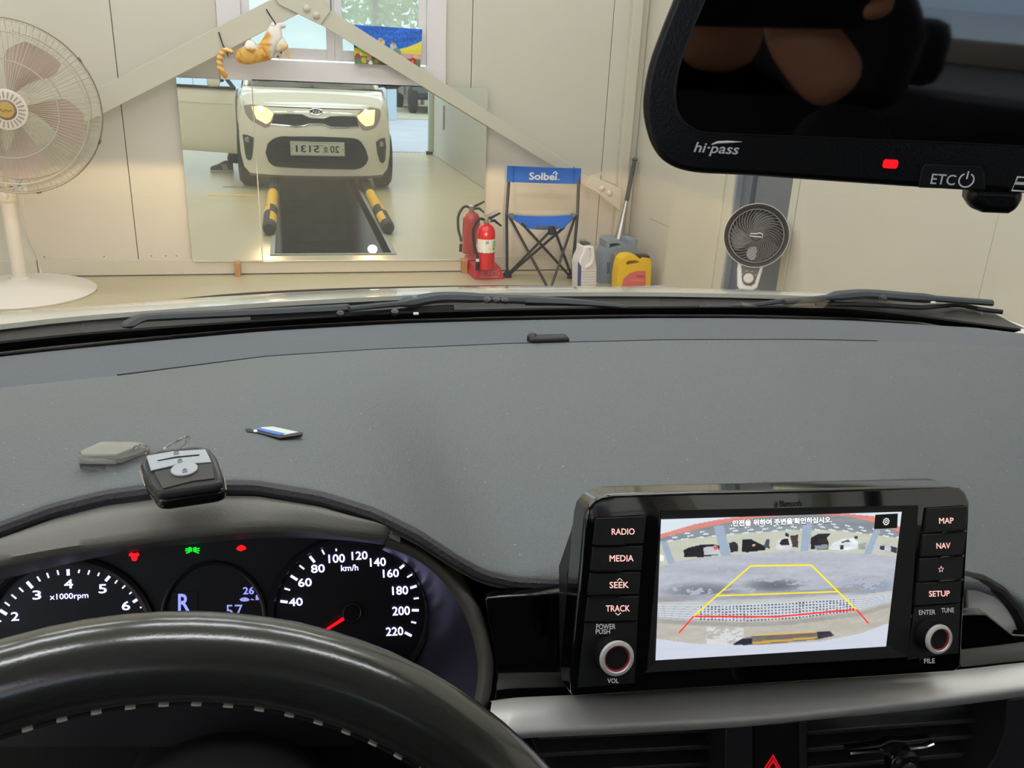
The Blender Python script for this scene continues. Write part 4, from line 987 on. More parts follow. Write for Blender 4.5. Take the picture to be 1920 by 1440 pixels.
mb = MB(); mb.grid(G); part('windscreen', mb, WG, car, fix=False)
FB = [(-80, 654), (0, 644), (200, 624), (500, 602), (750, 588), (960, 582), (1200, 578), (1400, 577), (1600, 580), (1800, 588), (1920, 597), (1990, 606)]
top = [on_screen(*p) for p in FB if -60 < p[0] < 1930]; top = [screen_pt(-.42, .975)] + [p for p in top if p[2] < 1.0] + [screen_pt(.91, .968)]; top = cr(top, 60); bot = [screen_pt(p[0], .945) for p in top]
mb = MB(); mb.grid([bot, top], thick=(0, .002, .002)); part('screen_frit_band', mb, BLACKM, car)
# cowl tray between glass and hood
G = []
for x in np.linspace(-.46, .98, 49):
    a = np.array([x, YFs(x) + .034, .950]); b = np.array([x, YH(x) + .012, hoodz(x, YH(x)) - .006])
    G.append([a - (0, 0, .01), a * .7 + b * .3 + np.array([0, 0, -.006]), a * .3 + b * .7 + np.array([0, 0, -.004]), b])
mb = MB(); mb.grid(G); part('cowl', mb, COWL, car)
mb = MB(); mb.span((-.45, .60, .2), (.95, 1.05, .75)); part('engine_bay', mb, BLACKM, car)
# wipers, lying over the cowl
wz = .968
def wp(x, y, z=wz): return onZ(x, y, z)
wiper1 = [[(232, 613), (262, 598), (300, 594), (480, 586), (620, 579), (655, 576)], [(655, 579), (700, 574), (760, 568), (810, 559), (850, 557), (930, 560), (985, 562)], [(985, 563), (1060, 566), (1120, 570), (1175, 575)]]
P = cr([wp(*p, .966) for p in wiper1[0]], 24); mb = MB(); mb.tube(P, [.002] + [.009] * 22 + [.007], 6, flat=.5); part('wiper_blade', mb, WIPER, car)
P = cr([wp(470, 599, .958), wp(620, 592, .958), wp(760, 583, .96), wp(850, 578, .96)], 12); mb = MB(); mb.tube(P, .005, 6); part('wiper_rubber', mb, BLACKS, car)
P = cr([wp(*p, .972) for p in wiper1[1]], 24); mb = MB(); mb.tube(P, [.006] * 8 + [.012] * 10 + [.010] * 6, 8, flat=.6); part('wiper_arm', mb, WIPER, car)
P = cr([wp(*p, .968) for p in wiper1[2]], 16); mb = MB(); mb.tube(P, list(np.linspace(.011, .004, 16)), 6, flat=.6); part('wiper_arm', mb, WIPER, car)
P = cr([wp(*p, .966) for p in ((1310, 575), (1400, 573), (1470, 564), (1500, 563), (1560, 561))], 16); mb = MB(); mb.tube(P, list(np.linspace(.003, .008, 16)), 6, flat=.6); part('wiper_blade', mb, WIPER, car)
P = cr([wp(*p, .972) for p in ((1470, 567), (1530, 560), (1600, 552), (1640, 552), (1700, 557), (1780, 562), (1860, 568))], 24); mb = MB(); mb.tube(P, [.006] * 6 + [.012] * 12 + [.008] * 6, 8, flat=.6); part('wiper_arm', mb, WIPER, car)
P = cr([wp(*p, .962) for p in ((1530, 572), (1580, 571), (1660, 573), (1720, 577), (1760, 574), (1800, 572), (1840, 580), (1880, 585))], 24); mb = MB(); mb.tube(P, .0035, 6); part('washer_hose', mb, BLACKS, car)
for p, z_ in (((638, 590), .966), ((740, 587), .966), ((913, 564), .985), ((930, 564), .985), ((946, 565), .985), ((1655, 560), .985)):
    mb = MB(); mb.lathe([(.006, 0), (.005, .003), (0, .004)], wp(*p, z_), nrm((0, -.4, 1)), 8); part('wiper_nut', mb, BLACKS, car)
for p in ((780, 588), (1750, 567)):
    mb = MB(); mb.box(wp(*p, .974), (.006, .004, .002)); part('washer_nozzle', mb, WTXT, car, False)
# pillars, roof, rear
def pil(name, pts, r, flat=1): mb = MB(); mb.tube(cr(pts, 12), r, 8, flat=flat); return part(name, mb, BODY, car)
for sg, xb in ((-1, -.43), (1, .93)):
    b_ = np.array([xb, YFs(xb) + .03, .95]); t_ = np.array([CX + sg * .58, YFs(CX) + .03 - .45 * GS + .05, 1.42])
    mb = MB(); mb.tube([b_, (b_ + t_) / 2 + (sg * .01, 0, .01), t_], .028, 8); part('pillar', mb, BODY, car)
    mb = MB(); mb.tube([b_ + (sg * -.012, -.03, 0), (b_ + t_) / 2 + (-sg * .005, -.025, 0), t_ + (0, -.02, -.01)], .024, 8); part('pillar_trim', mb, mat('pillar_lining', (120, 118, 114), .8), car)
    mb = MB(); mb.tube([(CX + sg * .74, -.12, .9), (CX + sg * .62, -.22, 1.42)], .035, 8); part('pillar', mb, BLACKS, car)
    mb = MB(); mb.tube([(CX + sg * .74, -1.25, .9), (CX + sg * .60, -1.45, 1.40)], .07, 8); part('pillar', mb, BODY, car)
yt = YFs(CX) + .03 - .45 * GS
G = [[np.array([CX + .62 * s, yt - t * (yt + 1.55) - .03 * s * s * (1 - t), 1.425 + .045 * sin(pi * min(1, t * 1.2 + .05)) * (1 - .5 * s * s) - .02 * abs(s) ** 4]) for s in np.linspace(-1, 1, 13)] for t in np.linspace(0, 1, 12)]
mb = MB(); mb.grid(G, thick=(0, 0, .02)); part('roof', mb, BODY, car)
G2 = [[p - np.array([0, 0, .012]) for p in r_] for r_ in G]
mb = MB(); mb.grid(G2); part('headliner', mb, mat('headliner_grey', (205, 203, 198), .9), car)
mb = MB(); mb.grid([[(CX + .74 * s, -1.72 - .04 * (1 - s * s), z) for s in np.linspace(-1, 1, 9)] for z in (.30, .6, .98)], thick=(0, .05, 0)); part('tailgate', mb, BODY, car)
mb = MB(); mb.span((CX - .62, -1.66, 1.37), (CX + .62, -1.5, 1.43)); part('tailgate_top', mb, BLACKS, car)
mb = MB(); mb.grid([[(CX + .66 * s, -1.70, .98) for s in np.linspace(-1, 1, 5)], [(CX + .58 * s, -1.58, 1.39) for s in np.linspace(-1, 1, 5)]]); part('rear_window', mb, glass('rear_glass', (215, 225, 220), .6), car, fix=False)
mb = MB(); mb.span((CX - .66, -1.68, .90), (CX + .66, -1.2, .93)); part('parcel_shelf', mb, BLACK, car)
mb = MB(); mb.span((CX - .70, -1.7, .22), (CX + .70, .75, .25)); part('car_floor', mb, mat('car_carpet', (40, 40, 42), .95), car, False)
mb = MB(); mb.span((CX + .60, -1.0, .25), (CX + .70, .95, .93)); part('door_lining', mb, BLACK, car, bevel=.02)
mb = MB(); mb.tube([(CX + .73, 1.0, .26), (CX + .73, -.1, .26)], .045, 8); part('sill', mb, BODY, car)
mb = MB(); mb.tube([(CX - .73, 1.0, .26), (CX - .73, -.1, .26)], .045, 8); part('sill', mb, BODY, car)
# right wing mirror
def wing(o, sg, parent):
    o = np.array(o, float)
    mb = MB(); mb.tube([o + (sg * -.09, .02, -.02), o], [.015, .02], 8); part('mirror_arm', mb, BLACKS, parent)
    mb = MB(); mb.tube([o + (sg * -.03, 0, 0), o + (sg * .0, 0, 0), o + (sg * .12, 0, .01), o + (sg * .16, 0, .01)], [.03, .06, .065, .03], 12, flat=.75); part('mirror_shell', mb, BLACKS if sg > 0 else BODY, parent)
wing((1.04, .72, 1.02), 1, car)
# open driver's door
hx, hy = -.53, .97; th = radians(62); dv = np.array([-sin(th), -cos(th), 0]); dn = np.array([-cos(th), sin(th), 0])
G = []
for k, (z, o_) in enumerate(((.275, -.02), (.30, .0), (.36, .015), (.50, .02), (.70, .022), (.80, .018), (.88, .0), (.93, -.02))):
    G.append([np.array([hx, hy, 0]) + dv * s + dn * o_ + np.array([0, 0, z + (.01 * s if z > .85 else 0)]) for s in np.linspace(0, 1.06, 9)])
mb = MB(); mb.grid(G, thick=-dn * .05); part('driver_door', mb, BODY, car, label='open front door')
for s0, z0, s1, z1 in ((.02, .93, .42, 1.36), (.42, 1.36, 1.0, 1.38), (1.0, 1.38, 1.06, .94)):
    a_ = np.array([hx, hy, z0]) + dv * s0 - dn * .02; b_ = np.array([hx, hy, z1]) + dv * s1 - dn * .05
    mb = MB(); mb.tube([a_, b_], .02, 6); part('door_frame', mb, BLACKS, car)
mb = MB(); mb.tube([np.array([hx, hy, .935]) + dv * s for s in (0, 1.06)], .016, 6); part('window_seal', mb, BLACKS, car)
mb = MB(); mb.box(np.array([hx, hy, .62]) + dv * .5 - dn * .07, (.96, .06, .5), (dv, dn, (0, 0, 1))); part('door_card', mb, BLACK, car, bevel=.02)
wq = np.array([hx, hy, 1.005]) + dv * .14 + dn * .08
mb = MB(); mb.tube([wq - dn * .09, wq], [.015, .02], 8); part('mirror_arm', mb, BLACKS, car)
mb = MB(); mb.box(wq + dn * .085, (.07, .17, .115), (nrm((dv + dn * .1)), dn, (0, 0, 1))); part('mirror_shell', mb, BODY, car, bevel=.03, seg=4)
mb = MB(); mb.tube([np.array([hx, hy, .78]) + dv * s + dn * .024 for s in (.03, 1.0)], .003, 5); part('door_crease', mb, BODY, car)
# ================================================================== THE CABIN
dash = thing('dashboard', 'wide dark grey textured car dashboard under the windscreen', 'dashboard', (CX, .7, .9))
NEAR = [(-200, 1050, .99), (-80, 1003, 1.0), (0, 977, 1.005), (100, 941, 1.01), (200, 916, 1.016), (300, 903, 1.02), (400, 898, 1.021), (480, 899, 1.02), (600, 919, 1.015), (700, 950, 1.006), (780, 990, .993), (850, 1036, .976), (900, 1064, .963)]
NEAR2 = [(960, 1078), (1070, 1083), (1300, 1084), (1800, 1078), (1860, 1086), (1900, 1107), (1940, 1140)]
nw = np.array([onZ(x, y, z) for x, y, z in NEAR] + [onY(x, y, .452) for x, y in NEAR2])
SEAM = [(-80, 738), (0, 727), (228, 703), (500, 668), (700, 655), (950, 644), (1250, 637), (1500, 636), (1700, 640), (1900, 652)]
sw = np.array([onZ(x, y, .985) for x, y in SEAM])
def NR(x):
    if x < nw[0, 0]: return np.array([x, nw[0, 1] - (nw[0, 0] - x) * .15, nw[0, 2] - (nw[0, 0] - x) * .15])
    if x > nw[-1, 0]: return np.array([x, nw[-1, 1] - .02, nw[-1, 2] - min(.03, (x - nw[-1, 0]) * .2)])
    return np.array([x, np.interp(x, nw[:, 0], nw[:, 1]), np.interp(x, nw[:, 0], nw[:, 2])])
def SE(x):
    y = np.interp(x, sw[:, 0], sw[:, 1]); y = min(y, YFs(x) - .04) if (x < sw[0, 0] or x > sw[-1, 0]) else y
    return np.array([x, y, .985])
xs = np.concatenate([np.linspace(-.45, -.2, 8), np.linspace(-.19, .44, 90), np.linspace(.46, .93, 14)])
def dash_pt(x, t):                        # t 0..1 near edge to seam
    a, b = NR(x), SE(x); p = a * (1 - t) + b * t
    p[2] += .012 * sin(pi * t) * (1 - .5 * t)
    # the crest over the instruments stays raised, then blends into the flat middle
    return p
G = [[dash_pt(x, t) for x in xs] for t in np.linspace(0, 1, 26) ** 1.3]
lipd = [[NR(x) + np.array([0, -.004, -.004]) for x in xs], [NR(x) + np.array([0, -.003, -.010]) for x in xs]]
mb = MB(); mb.grid(lipd[::-1] + G); part('dash_pad', mb, DASH, dash, ang=70)
G = []
for t in np.linspace(0, 1, 10):
    row = []
    for x in xs:
        a = SE(x) + np.array([0, .0012, -.0008]); b = np.array([x, YFs(x) + .004, .952]); p = a * (1 - t) + b * t; p[2] += .006 * sin(pi * t); row.append(p)
    G.append(row)
G.append([p + np.array([0, .004, -.03]) for p in G[-1]])
mb = MB(); mb.grid(G); part('dash_far_strip', mb, DASH2, dash, ang=60)
gs = [x for x in xs if -.162 < x < .66]
rad = [max(.0006, .0016 - .0011 * min(1, (x + .16) / .25)) for x in gs]
mb = MB(); mb.tube([SE(x) + np.array([0, -.0003, .0002]) for x in gs], rad, 6, flat=.5); part('seam_groove', mb, BLACKM, dash)
mb = MB(); mb.tube([NR(x) + np.array([0, -.003, -.0035]) for x in xs if x < .44], .0042, 8); part('piping', mb, mat('piping_grey', (64, 62, 66), .55, bump=.8, bs=500), dash)
# light sensor at the middle of the far strip
q = onZ(1030, 640, .985); mb = MB(); mb.box(q + (0, .004, .001), (.044, .018, .008)); part('light_sensor', mb, BLACK, dash, bevel=.003)
mb = MB(); mb.lathe([(.006, 0), (.006, .005), (.003, .008), (0, .008)], onZ(998, 638, .984), (0, 0, 1), 14); part('sensor_dome', mb, BLACKS, dash)
# recess under the pad edge in the middle
G = []
xr = [x for x in xs if x > .098]
for dy, dz in ((0, -.006), (.012, -.02), (.030, -.045), (.040, -.075), (.045, -.12)):
    G.append([NR(x) + np.array([0, dy, dz]) for x in xr])
mb = MB(); mb.grid(G); part('recess', mb, BLACKM, dash)
mb = MB(); mb.span((-.45, .58, .30), (.93, .60, .90)).span((.0, .50, .45), (.93, .58, .84)); part('lower_panel', mb, BLACK, dash, False)

# instrument hood
LIP = [(-200, 1095, .985), (-80, 1068, .99), (0, 1049, .995), (100, 1030, .998), (180, 1018, 1.0), (260, 1008, 1.002), (330, 999, 1.003), (400, 992, 1.003), (480, 986, 1.003), (560, 985, 1.001), (640, 993, .998), (700, 1000, .994), (735, 1002, .990), (752, 994, .988), (756, 984, .989)]
lw = cr([onZ(x, y, z) for x, y, z in LIP], 80)
hood = []
up_ = []
for p in lw:
    n_ = NR(min(p[0], .06)); n_ = n_ + np.array([0, -.006, -.008]) if p[0] < .05 else n_ + np.array([-.004, -.006, -.010])
    up_.append(n_)
rows = []
for t in np.linspace(0, 1, 9):
    rows.append([u * (1 - t) + p * t + np.array([0, 0, .004 * sin(pi * t)]) for u, p in zip(up_, lw)])
rows.append([p + np.array([0, .001, -.004]) for p in lw]); rows.append([p + np.array([0, .006, -.008]) for p in lw])
mb = MB(); mb.grid(rows); part('instrument_hood', mb, VISOR, dash, ang=70)

# instrument cluster
cn = nrm((0, -.93, .36)); co = dep(400, 1130, .585)
cf = Frame(co, (1, 0, 0), cn)
cl = thing('instrument_cluster', 'backlit black instrument cluster with rev counter and speedometer dials', 'instrument cluster', co)
FACE = mat('cluster_face', (13, 13, 20), .45)
face = [(-200, 1080), (-80, 1048), (100, 1015), (300, 990), (500, 975), (700, 985), (760, 1020), (790, 1060), (806, 1120), (806, 1180), (790, 1240), (740, 1310), (660, 1400), (-200, 1400)]
mb = MB(); mb.pxslab(cf, face, -.012, 0); part('cluster_face', mb, FACE, cl, False)
# upper wall from hood lip to face
ft = cr([cf.px(x, y) for x, y in ((-200, 1142), (-80, 1110), (0, 1089), (100, 1064), (200, 1043), (300, 1027), (400, 1016), (500, 1009), (600, 1011), (680, 1017), (745, 1028), (765, 1041), (775, 1050))], 80)
mb = MB(); rows = [[p + np.array([0, .006, -.008]) for p in lw]] + [[(p + np.array([0, .006, -.008])) * (1 - t) + q * t for p, q in zip(lw, ft)] for t in (.3, .7, 1)]
mb.grid(rows); part('upper_shroud', mb, mat('shroud_brown_black', (84, 80, 78), .55, bump=.2, bs=600), cl, ang=60)
# right-hand bezel ring and cone
RO = [(728, 996), (765, 1012), (800, 1030), (845, 1066), (882, 1108), (908, 1160), (922, 1215), (925, 1265), (916, 1320), (900, 1370)]
RI = [(722, 1026), (752, 1036), (785, 1052), (825, 1085), (858, 1128), (882, 1180), (894, 1230), (896, 1270), (889, 1312), (876, 1360)]
RC = [(716, 1032), (745, 1046), (772, 1066), (790, 1098), (801, 1130), (803, 1165), (796, 1205), (778, 1245), (752, 1285), (720, 1330)]
rf = Frame(np.array([.051, .462, .990]), (1, 0, 0), cn)
o_ = cr([rf.px(*p, -.004) for p in RO], 40); m_ = cr([rf.px((a[0] + b[0]) / 2, (a[1] + b[1]) / 2, .004) for a, b in zip(RO, RI)], 40); i_ = cr([rf.px(*p, -.002) for p in RI], 40); c_ = cr([cf.px(*p, .001) for p in RC], 40)
back = [p - cn * .045 + cf.ex * .004 for p in o_]
mb = MB(); mb.grid([back, o_, (o_ + m_) / 2 + cn * .002, m_, (m_ + i_) / 2 + cn * .0015, i_]); part('bezel_ring', mb, mat('bezel_plastic', (86, 82, 76), .5, bump=.3, bs=900), cl, ang=80)
mb = MB(); mb.grid([list(i_), list(i_ * .72 + c_ * .28 - cn * .002), list(i_ * .3 + c_ * .7 - cn * .002), list(c_)]); part('dial_cone', mb, mat('cone_violet_black', (50, 48, 62), .38), cl, ang=60)
# raised dial rings
def circ(cx_, cy_, rx, ry, a0, a1, n=50): return [(cx_ + rx * cos(a), cy_ - ry * sin(a)) for a in np.linspace(a0, a1, n)]
RIMM = mat('dial_rim', (34, 33, 42), .3)
mb = MB(); mb.tube([cf.px(*p, .002) for p in circ(656, 1150, 148, 138, -1.1, pi + .6)], .0028, 6); part('speedometer_rim', mb, RIMM, cl)
mb = MB(); mb.tube([cf.px(*p, .002) for p in circ(128, 1190, 158, 140, -.2, pi + .6)], .0028, 6); part('rev_counter_rim', mb, RIMM, cl)
mb = MB(); mb.tube([cf.px(*p, .002) for p in circ(400, 1160, 96, 104, 0, pi)], .0016, 6); part('display_rim', mb, RIMM, cl)
T3 = lambda x, y: (x / 3.84, 980 + y / 3.84)
T4 = lambda x, y: (480 + x / 3.84, 980 + y / 3.84)
def tick(T, a, b, wpx):
    a, b = T(*a), T(*b); pa, pb = cf.px(*a, .001), cf.px(*b, .001); d = nrm(pb - pa); s = np.cross(cn, d) * wpx / 2 / F * .56
    mb = MB(); up = cn * .0003; mb.hexa([pa - s, pa + s, pb + s, pb - s], [pa - s + up, pa + s + up, pb + s + up, pb - s + up]); part('tick_mark', mb, CLTXT, cl, False)
for a, b in (((0, 630), (50, 660)), ((195, 425), (235, 470)), ((490, 335), (492, 380)), ((790, 385), (760, 420)), ((1000, 545), (958, 572))): tick(T3, a, b, 5.5)
for a, b in (((35, 572), (70, 598)), ((83, 518), (118, 547)), ((138, 468), (168, 497)), ((268, 388), (290, 422)), ((338, 362), (352, 398)), ((413, 342), (422, 376)), ((572, 338), (566, 362)), ((645, 342), (634, 374)), ((715, 360), (705, 384)), ((845, 415), (828, 437)), ((902, 452), (880, 473)), ((952, 495), (932, 514)), ((1032, 603), (1008, 612)), ((0, 706), (8, 712))): tick(T3, a, b, 2.8)
for a, b in (((175, 565), (228, 572)), ((250, 382), (298, 412)), ((388, 242), (422, 285)), ((1035, 330), (1068, 303)), ((1110, 470), (1157, 455)), ((1122, 630), (1172, 631)), ((1072, 790), (1120, 815))): tick(T4, a, b, 5.2)
for a, b in (((205, 473), (245, 485)), ((313, 308), (347, 334)), ((475, 195), (492, 228)), ((577, 187), (578, 205)), ((1088, 393), (1124, 372)), ((1135, 547), (1172, 542)), ((1117, 714), (1153, 722))): tick(T4, a, b, 3.4)
def dig(T, s, x0, x1, yt, yb, slope=0, m=None, bold=.012):
    a, b, c = T(x0, yb), T(x1, yb + slope), T(x0, yt); tpx(s, cf, a[0], a[1], b[0], b[1], c[1], m or CLTXT, cl, .0012, bold=bold)
for s, x0, x1, yt, yb in (('2', 80, 138, 645, 708), ('3', 235, 298, 490, 555), ('4', 462, 527, 410, 475), ('5', 710, 770, 445, 510), ('6', 878, 938, 568, 632)): dig(T3, s, x0, x1, yt, yb, -3)
dig(T3, 'x1000rpm', 360, 637, 515, 568, -14, bold=.005)
for s, x0, x1, yt, yb in (('40', 238, 338, 545, 603), ('60', 305, 403, 404, 464), ('80', 398, 497, 304, 364), ('100', 523, 642, 230, 292), ('120', 690, 805, 210, 270), ('140', 822, 937, 256, 318), ('160', 915, 1030, 338, 397), ('180', 982, 1097, 460, 522), ('200', 983, 1110, 606, 670), ('220', 937, 1062, 755, 817)): dig(T4, s, x0, x1, yt, yb, -6, bold=.016)
dig(T4, 'km/h', 613, 737, 306, 350, -6, bold=.01)
mb = MB(); mb.pxslab(cf, [T3(*p) for p in ((1230, 500), (1420, 500), (1420, 660), (1230, 660))], .0002, .0008); part('gear_display', mb, mat('display_dark', (24, 24, 30), .4), cl, False)
dig(T3, 'R', 1282, 1365, 512, 640, 0, CLDIM, .02)
dig(T3, '26', 1750, 1830, 464, 517, -2, CLDIM, .02); dig(T3, '°c', 1838, 1872, 484, 510, 0, CLDIM); dig(T3, '57', 1628, 1748, 592, 680, -2, CLDIM, .0)
mb = MB(); mb.pxslab(cf, [T3(*p) for p in ((1724, 552), (1740, 542), (1770, 538), (1795, 550), (1792, 563), (1765, 568), (1735, 565))], .001, .0013); part('car_icon', mb, CLDIM, cl, False)
mb = MB(); mb.pxslab(cf, [T3(*p) for p in ((1800, 556), (1815, 547), (1832, 558))], .001, .0013); part('road_icon', mb, CLDIM, cl, False)
mb = MB(); mb.pxslab(cf, [T3(*p) for p in ((1842, 522), (1860, 520), (1872, 528), (1870, 556), (1840, 558))], .001, .0013); part('fuel_icon', mb, CLDIM, cl, False)
mb = MB(); mb.pxslab(cf, [T3(*p) for p in ((925, 240), (932, 222), (948, 214), (955, 222), (985, 220), (990, 212), (1000, 226), (1003, 240), (990, 240), (986, 268), (972, 277), (950, 272), (942, 240))], .001, .0013); part('red_warning_icon', mb, REDG, cl, False)
mb = MB(); mb.pxslab(cf, [T3(*p) for p in ((1700, 190), (1712, 172), (1738, 160), (1764, 170), (1773, 188), (1756, 196), (1738, 205), (1716, 200))], .001, .0013); part('red_warning_icon', mb, REDG, cl, False)
for pts in (((1362, 178), (1366, 212), (1378, 205), (1378, 184), (1362, 178)), ((1410, 178), (1406, 212), (1394, 205), (1394, 184), (1410, 178)), ((1335, 188), (1358, 190)), ((1333, 202), (1358, 202)), ((1340, 220), (1362, 212)), ((1415, 190), (1437, 184)), ((1415, 202), (1437, 202)), ((1412, 212), (1432, 220))):
    mb = MB(); mb.tube([cf.px(*T3(*p), .001) for p in pts], .00045, 4); part('green_lamp_icon', mb, GREENG, cl)
hub = T4(690, 650); mb = MB(); mb.lathe([(.0066, 0), (.0066, .003), (.0058, .0038), (0, .0038)], cf.px(*hub, .001), cn, 28, cf.ex); part('needle_hub', mb, mat('hub_black', (16, 15, 18), .35), cl)
mb = MB(); hp = cf.px(*hub, .0048); mb.tube([hp + .0063 * (cos(a) * cf.ex + sin(a) * cf.ey) for a in np.linspace(0, 2 * pi, 32, endpoint=False)], .00022, 4, closed=True); part('hub_ring', mb, mat('hub_ring_bronze', (130, 124, 112), .3, metal=.6), cl)
na, nb = cf.px(*T4(640, 685), .003), cf.px(*T4(500, 776), .003); mb = MB(); mb.tube([na, nb], [.0012, .0009], 5); part('needle', mb, REDG, cl)

# steering wheel
wc = np.array([-.067, .203, .889]); tl_ = .424; RR_, RT = .180, .0162
wy_ = np.array([0, sin(tl_), cos(tl_)]); wx_ = np.array([1, 0, 0.]); wn_ = np.cross(wx_, wy_)
wf_ = Frame(wc, wx_, wn_)
sw_ = thing('steering_wheel', 'black leather steering wheel with pale stitching, close in front', 'steering wheel', wc)
mb = MB(); mb.tube([wf_.pt(RR_ * cos(a), RR_ * sin(a)) for a in np.linspace(0, 2 * pi, 96, endpoint=False)], RT, 24, closed=True); part('rim', mb, LEATHER, sw_)
ST = mat('stitching_thread', (196, 192, 176), .7)
for k in range(62):
    a = -.55 + k * .068
    rr = RR_ - RT * .985
    p = lambda da: wf_.pt((rr - .0002) * cos(a + da), (rr - .0002) * sin(a + da), .004)
    if 0 < a < pi:
        mb = MB(); mb.tube([p(-.010), p(0) + wn_ * .0004, p(.010)], .0007, 5); part('stitch', mb, ST, sw_)
mb = MB(); mb.tube([wf_.pt((RR_ - RT * 1.0) * cos(a), (RR_ - RT * 1.0) * sin(a), .0035) for a in np.linspace(0, 2 * pi, 90, endpoint=False)], .0009, 5, closed=True); part('rim_seam', mb, BLACKM, sw_)
hubp = [wf_.pt(u, v, .0) for u, v in ((-.095, -.03), (-.085, .035), (-.045, .062), (0, .068), (.045, .062), (.085, .035), (.095, -.03), (.05, -.075), (0, -.085), (-.05, -.075))]
mb = MB(); mb.prism([p + wn_ * .006 for p in hubp], [p - wn_ * .04 for p in hubp]); part('airbag_cover', mb, BLACK, sw_, bevel=.012, seg=4)
for sg in (-1, 1):
    mb = MB(); mb.slab(wf_, [(sg * .08, -.025), (sg * .08, .025), (sg * .172, .016), (sg * .172, -.022)], -.022, -.002); part('spoke', mb, BLACKS, sw_, bevel=.005)
mb = MB(); mb.slab(wf_, [(-.02, -.07), (.02, -.07), (.014, -.172), (-.014, -.172)], -.022, -.004); part('spoke', mb, BLACKS, sw_, bevel=.004)
# seam where the lower grip section starts, right side
a = .30; mb = MB(); mb.tube([wf_.pt((RR_ + (RT + .0004) * cos(b)) * cos(a), (RR_ + (RT + .0004) * cos(b)) * sin(a), (RT + .0004) * sin(b)) for b in np.linspace(0, 2 * pi, 24, endpoint=False)], .0011, 5, closed=True); part('grip_seam', mb, BLACKM, sw_)
col = thing('steering_column', 'black shroud of the steering column behind the wheel', 'column cover', wc - wn_ * .1)
mb = MB(); mb.tube([wc - wn_ * .03, wc - wn_ * .06, wc - wn_ * .20, wc - wn_ * .34], [.05, .066, .07, .075], 20, flat=.8); part('shroud', mb, BLACKM, col)

# ---------------------------------------------------------------- head unit
sn = nrm((.0, -.966, .26)); so = dep(1455, 1105, .532)
F2 = Frame(so, (1, 0, -.030), sn)
hu = thing('infotainment_unit', 'glossy black central screen unit showing the rear camera picture', 'screen unit', so)
OUT = [(1072, 1307), (1070, 1270), (1096, 975), (1101, 955), (1112, 940), (1128, 931), (1150, 927), (1300, 922), (1500, 918), (1700, 913), (1780, 912), (1800, 914), (1812, 923), (1819, 940), (1818, 975), (1802, 1252), (1790, 1260), (1400, 1286)]
mb = MB(); mb.pxslab(F2, OUT, -.022, 0); part('housing', mb, PIANO, hu, bevel=.0022, seg=3)
OB = [(1068, 1300), (1066, 1080), (1090, 1010), (1104, 950), (1150, 925), (1780, 908), (1806, 918), (1816, 960), (1804, 1250), (1400, 1280)]
mb = MB(); mb.pxslab(F2, OB, -.045, -.021); part('rear_housing', mb, BLACKS, hu, bevel=.004)
REC = [(1213, 1258), (1240, 958), (1722, 948), (1703, 1232)]
mb = MB(); mb.pxslab(F2, REC, -.001, .0006); part('screen_surround', mb, mat('surround_black', (20, 20, 21), .6), hu, False)
mb = MB(); mb.pxslab(F2, [(1210, 1261), (1235, 1240), (1668, 1213), (1704, 1232)], .0004, .0012); part('surround_chamfer', mb, mat('chamfer', (36, 36, 37), .45), hu, False)
# live camera picture
Z0 = np.array([(75, 130), (1808, 75), (1695, 1045), (35, 1145)], float)
T7 = lambda x, y: (1220 + x / 3.84, 940 + y / 3.84)
nu, nv = 330, 190
uu, vv = np.meshgrid(np.linspace(0, 1, nu), np.linspace(0, 1, nv))
XX = (Z0[0, 0] * (1 - uu) + Z0[1, 0] * uu) * (1 - vv) + (Z0[3, 0] * (1 - uu) + Z0[2, 0] * uu) * vv
YY = (Z0[0, 1] * (1 - uu) + Z0[1, 1] * uu) * (1 - vv) + (Z0[3, 1] * (1 - uu) + Z0[2, 1] * uu) * vv
rg = np.random.RandomState(5)
def smooth_noise(sx, sy):
    a = rg.rand(sy, sx); yi = vv * (sy - 1.001); xi = uu * (sx - 1.001); y0 = yi.astype(int); x0 = xi.astype(int); fy_ = yi - y0; fx_ = xi - x0
    return (a[y0, x0] * (1 - fx_) + a[y0, x0 + 1] * fx_) * (1 - fy_) + (a[y0 + 1, x0] * (1 - fx_) + a[y0 + 1, x0 + 1] * fx_) * fy_
IMG = np.zeros((nv, nu, 3)); ns = smooth_noise(14, 40) * .5 + smooth_noise(60, 110) * .35 + smooth_noise(160, 150) * .15
IP = lambda pts: np.interp(XX, [p[0] for p in pts], [p[1] for p in pts])
def fill(mask, rgb, k=0): IMG[mask] = (np.array(rgb) * (1 + k * (ns[mask][:, None] - .5)))
def inpoly(pts):
    ins = np.zeros(XX.shape, bool); j = len(pts) - 1
    for i in range(len(pts)):
        xi, yi = pts[i]; xj, yj = pts[j]
        c = ((yi > YY) != (yj > YY)) & (XX < (xj - xi) * (YY - yi) / (yj - yi + 1e-9) + xi); ins ^= c; j = i
    return ins
HZ = IP([(60, 470), (160, 432), (500, 385), (1000, 356), (1500, 374), (1800, 398)])
fill(YY < 9e9, (182, 186, 198), .16)
up = YY < HZ
fill(up, (196, 200, 182), .08)
CE = IP([(60, 290), (300, 262), (600, 232), (1000, 205), (1300, 208), (1790, 262)])
fill(YY < CE, (138, 146, 152), .2)
for r_ in range(3):                       # rows of ceiling lights curving with the lens
    for k in range(17):
        cx_ = 130 + k * 104 + (r_ * 37) % 60; cy_ = np.interp(cx_, [60, 600, 1000, 1300, 1790], [300, 240, 215, 215, 270]) - 10 - r_ * 20
        m_ = (abs(XX - cx_) < 24 - 3 * r_) & (abs(YY - cy_ - (XX - cx_) * (-.16 if cx_ < 900 else .16)) < 4.6) & (YY < CE + 4); fill(m_, (222, 230, 240))
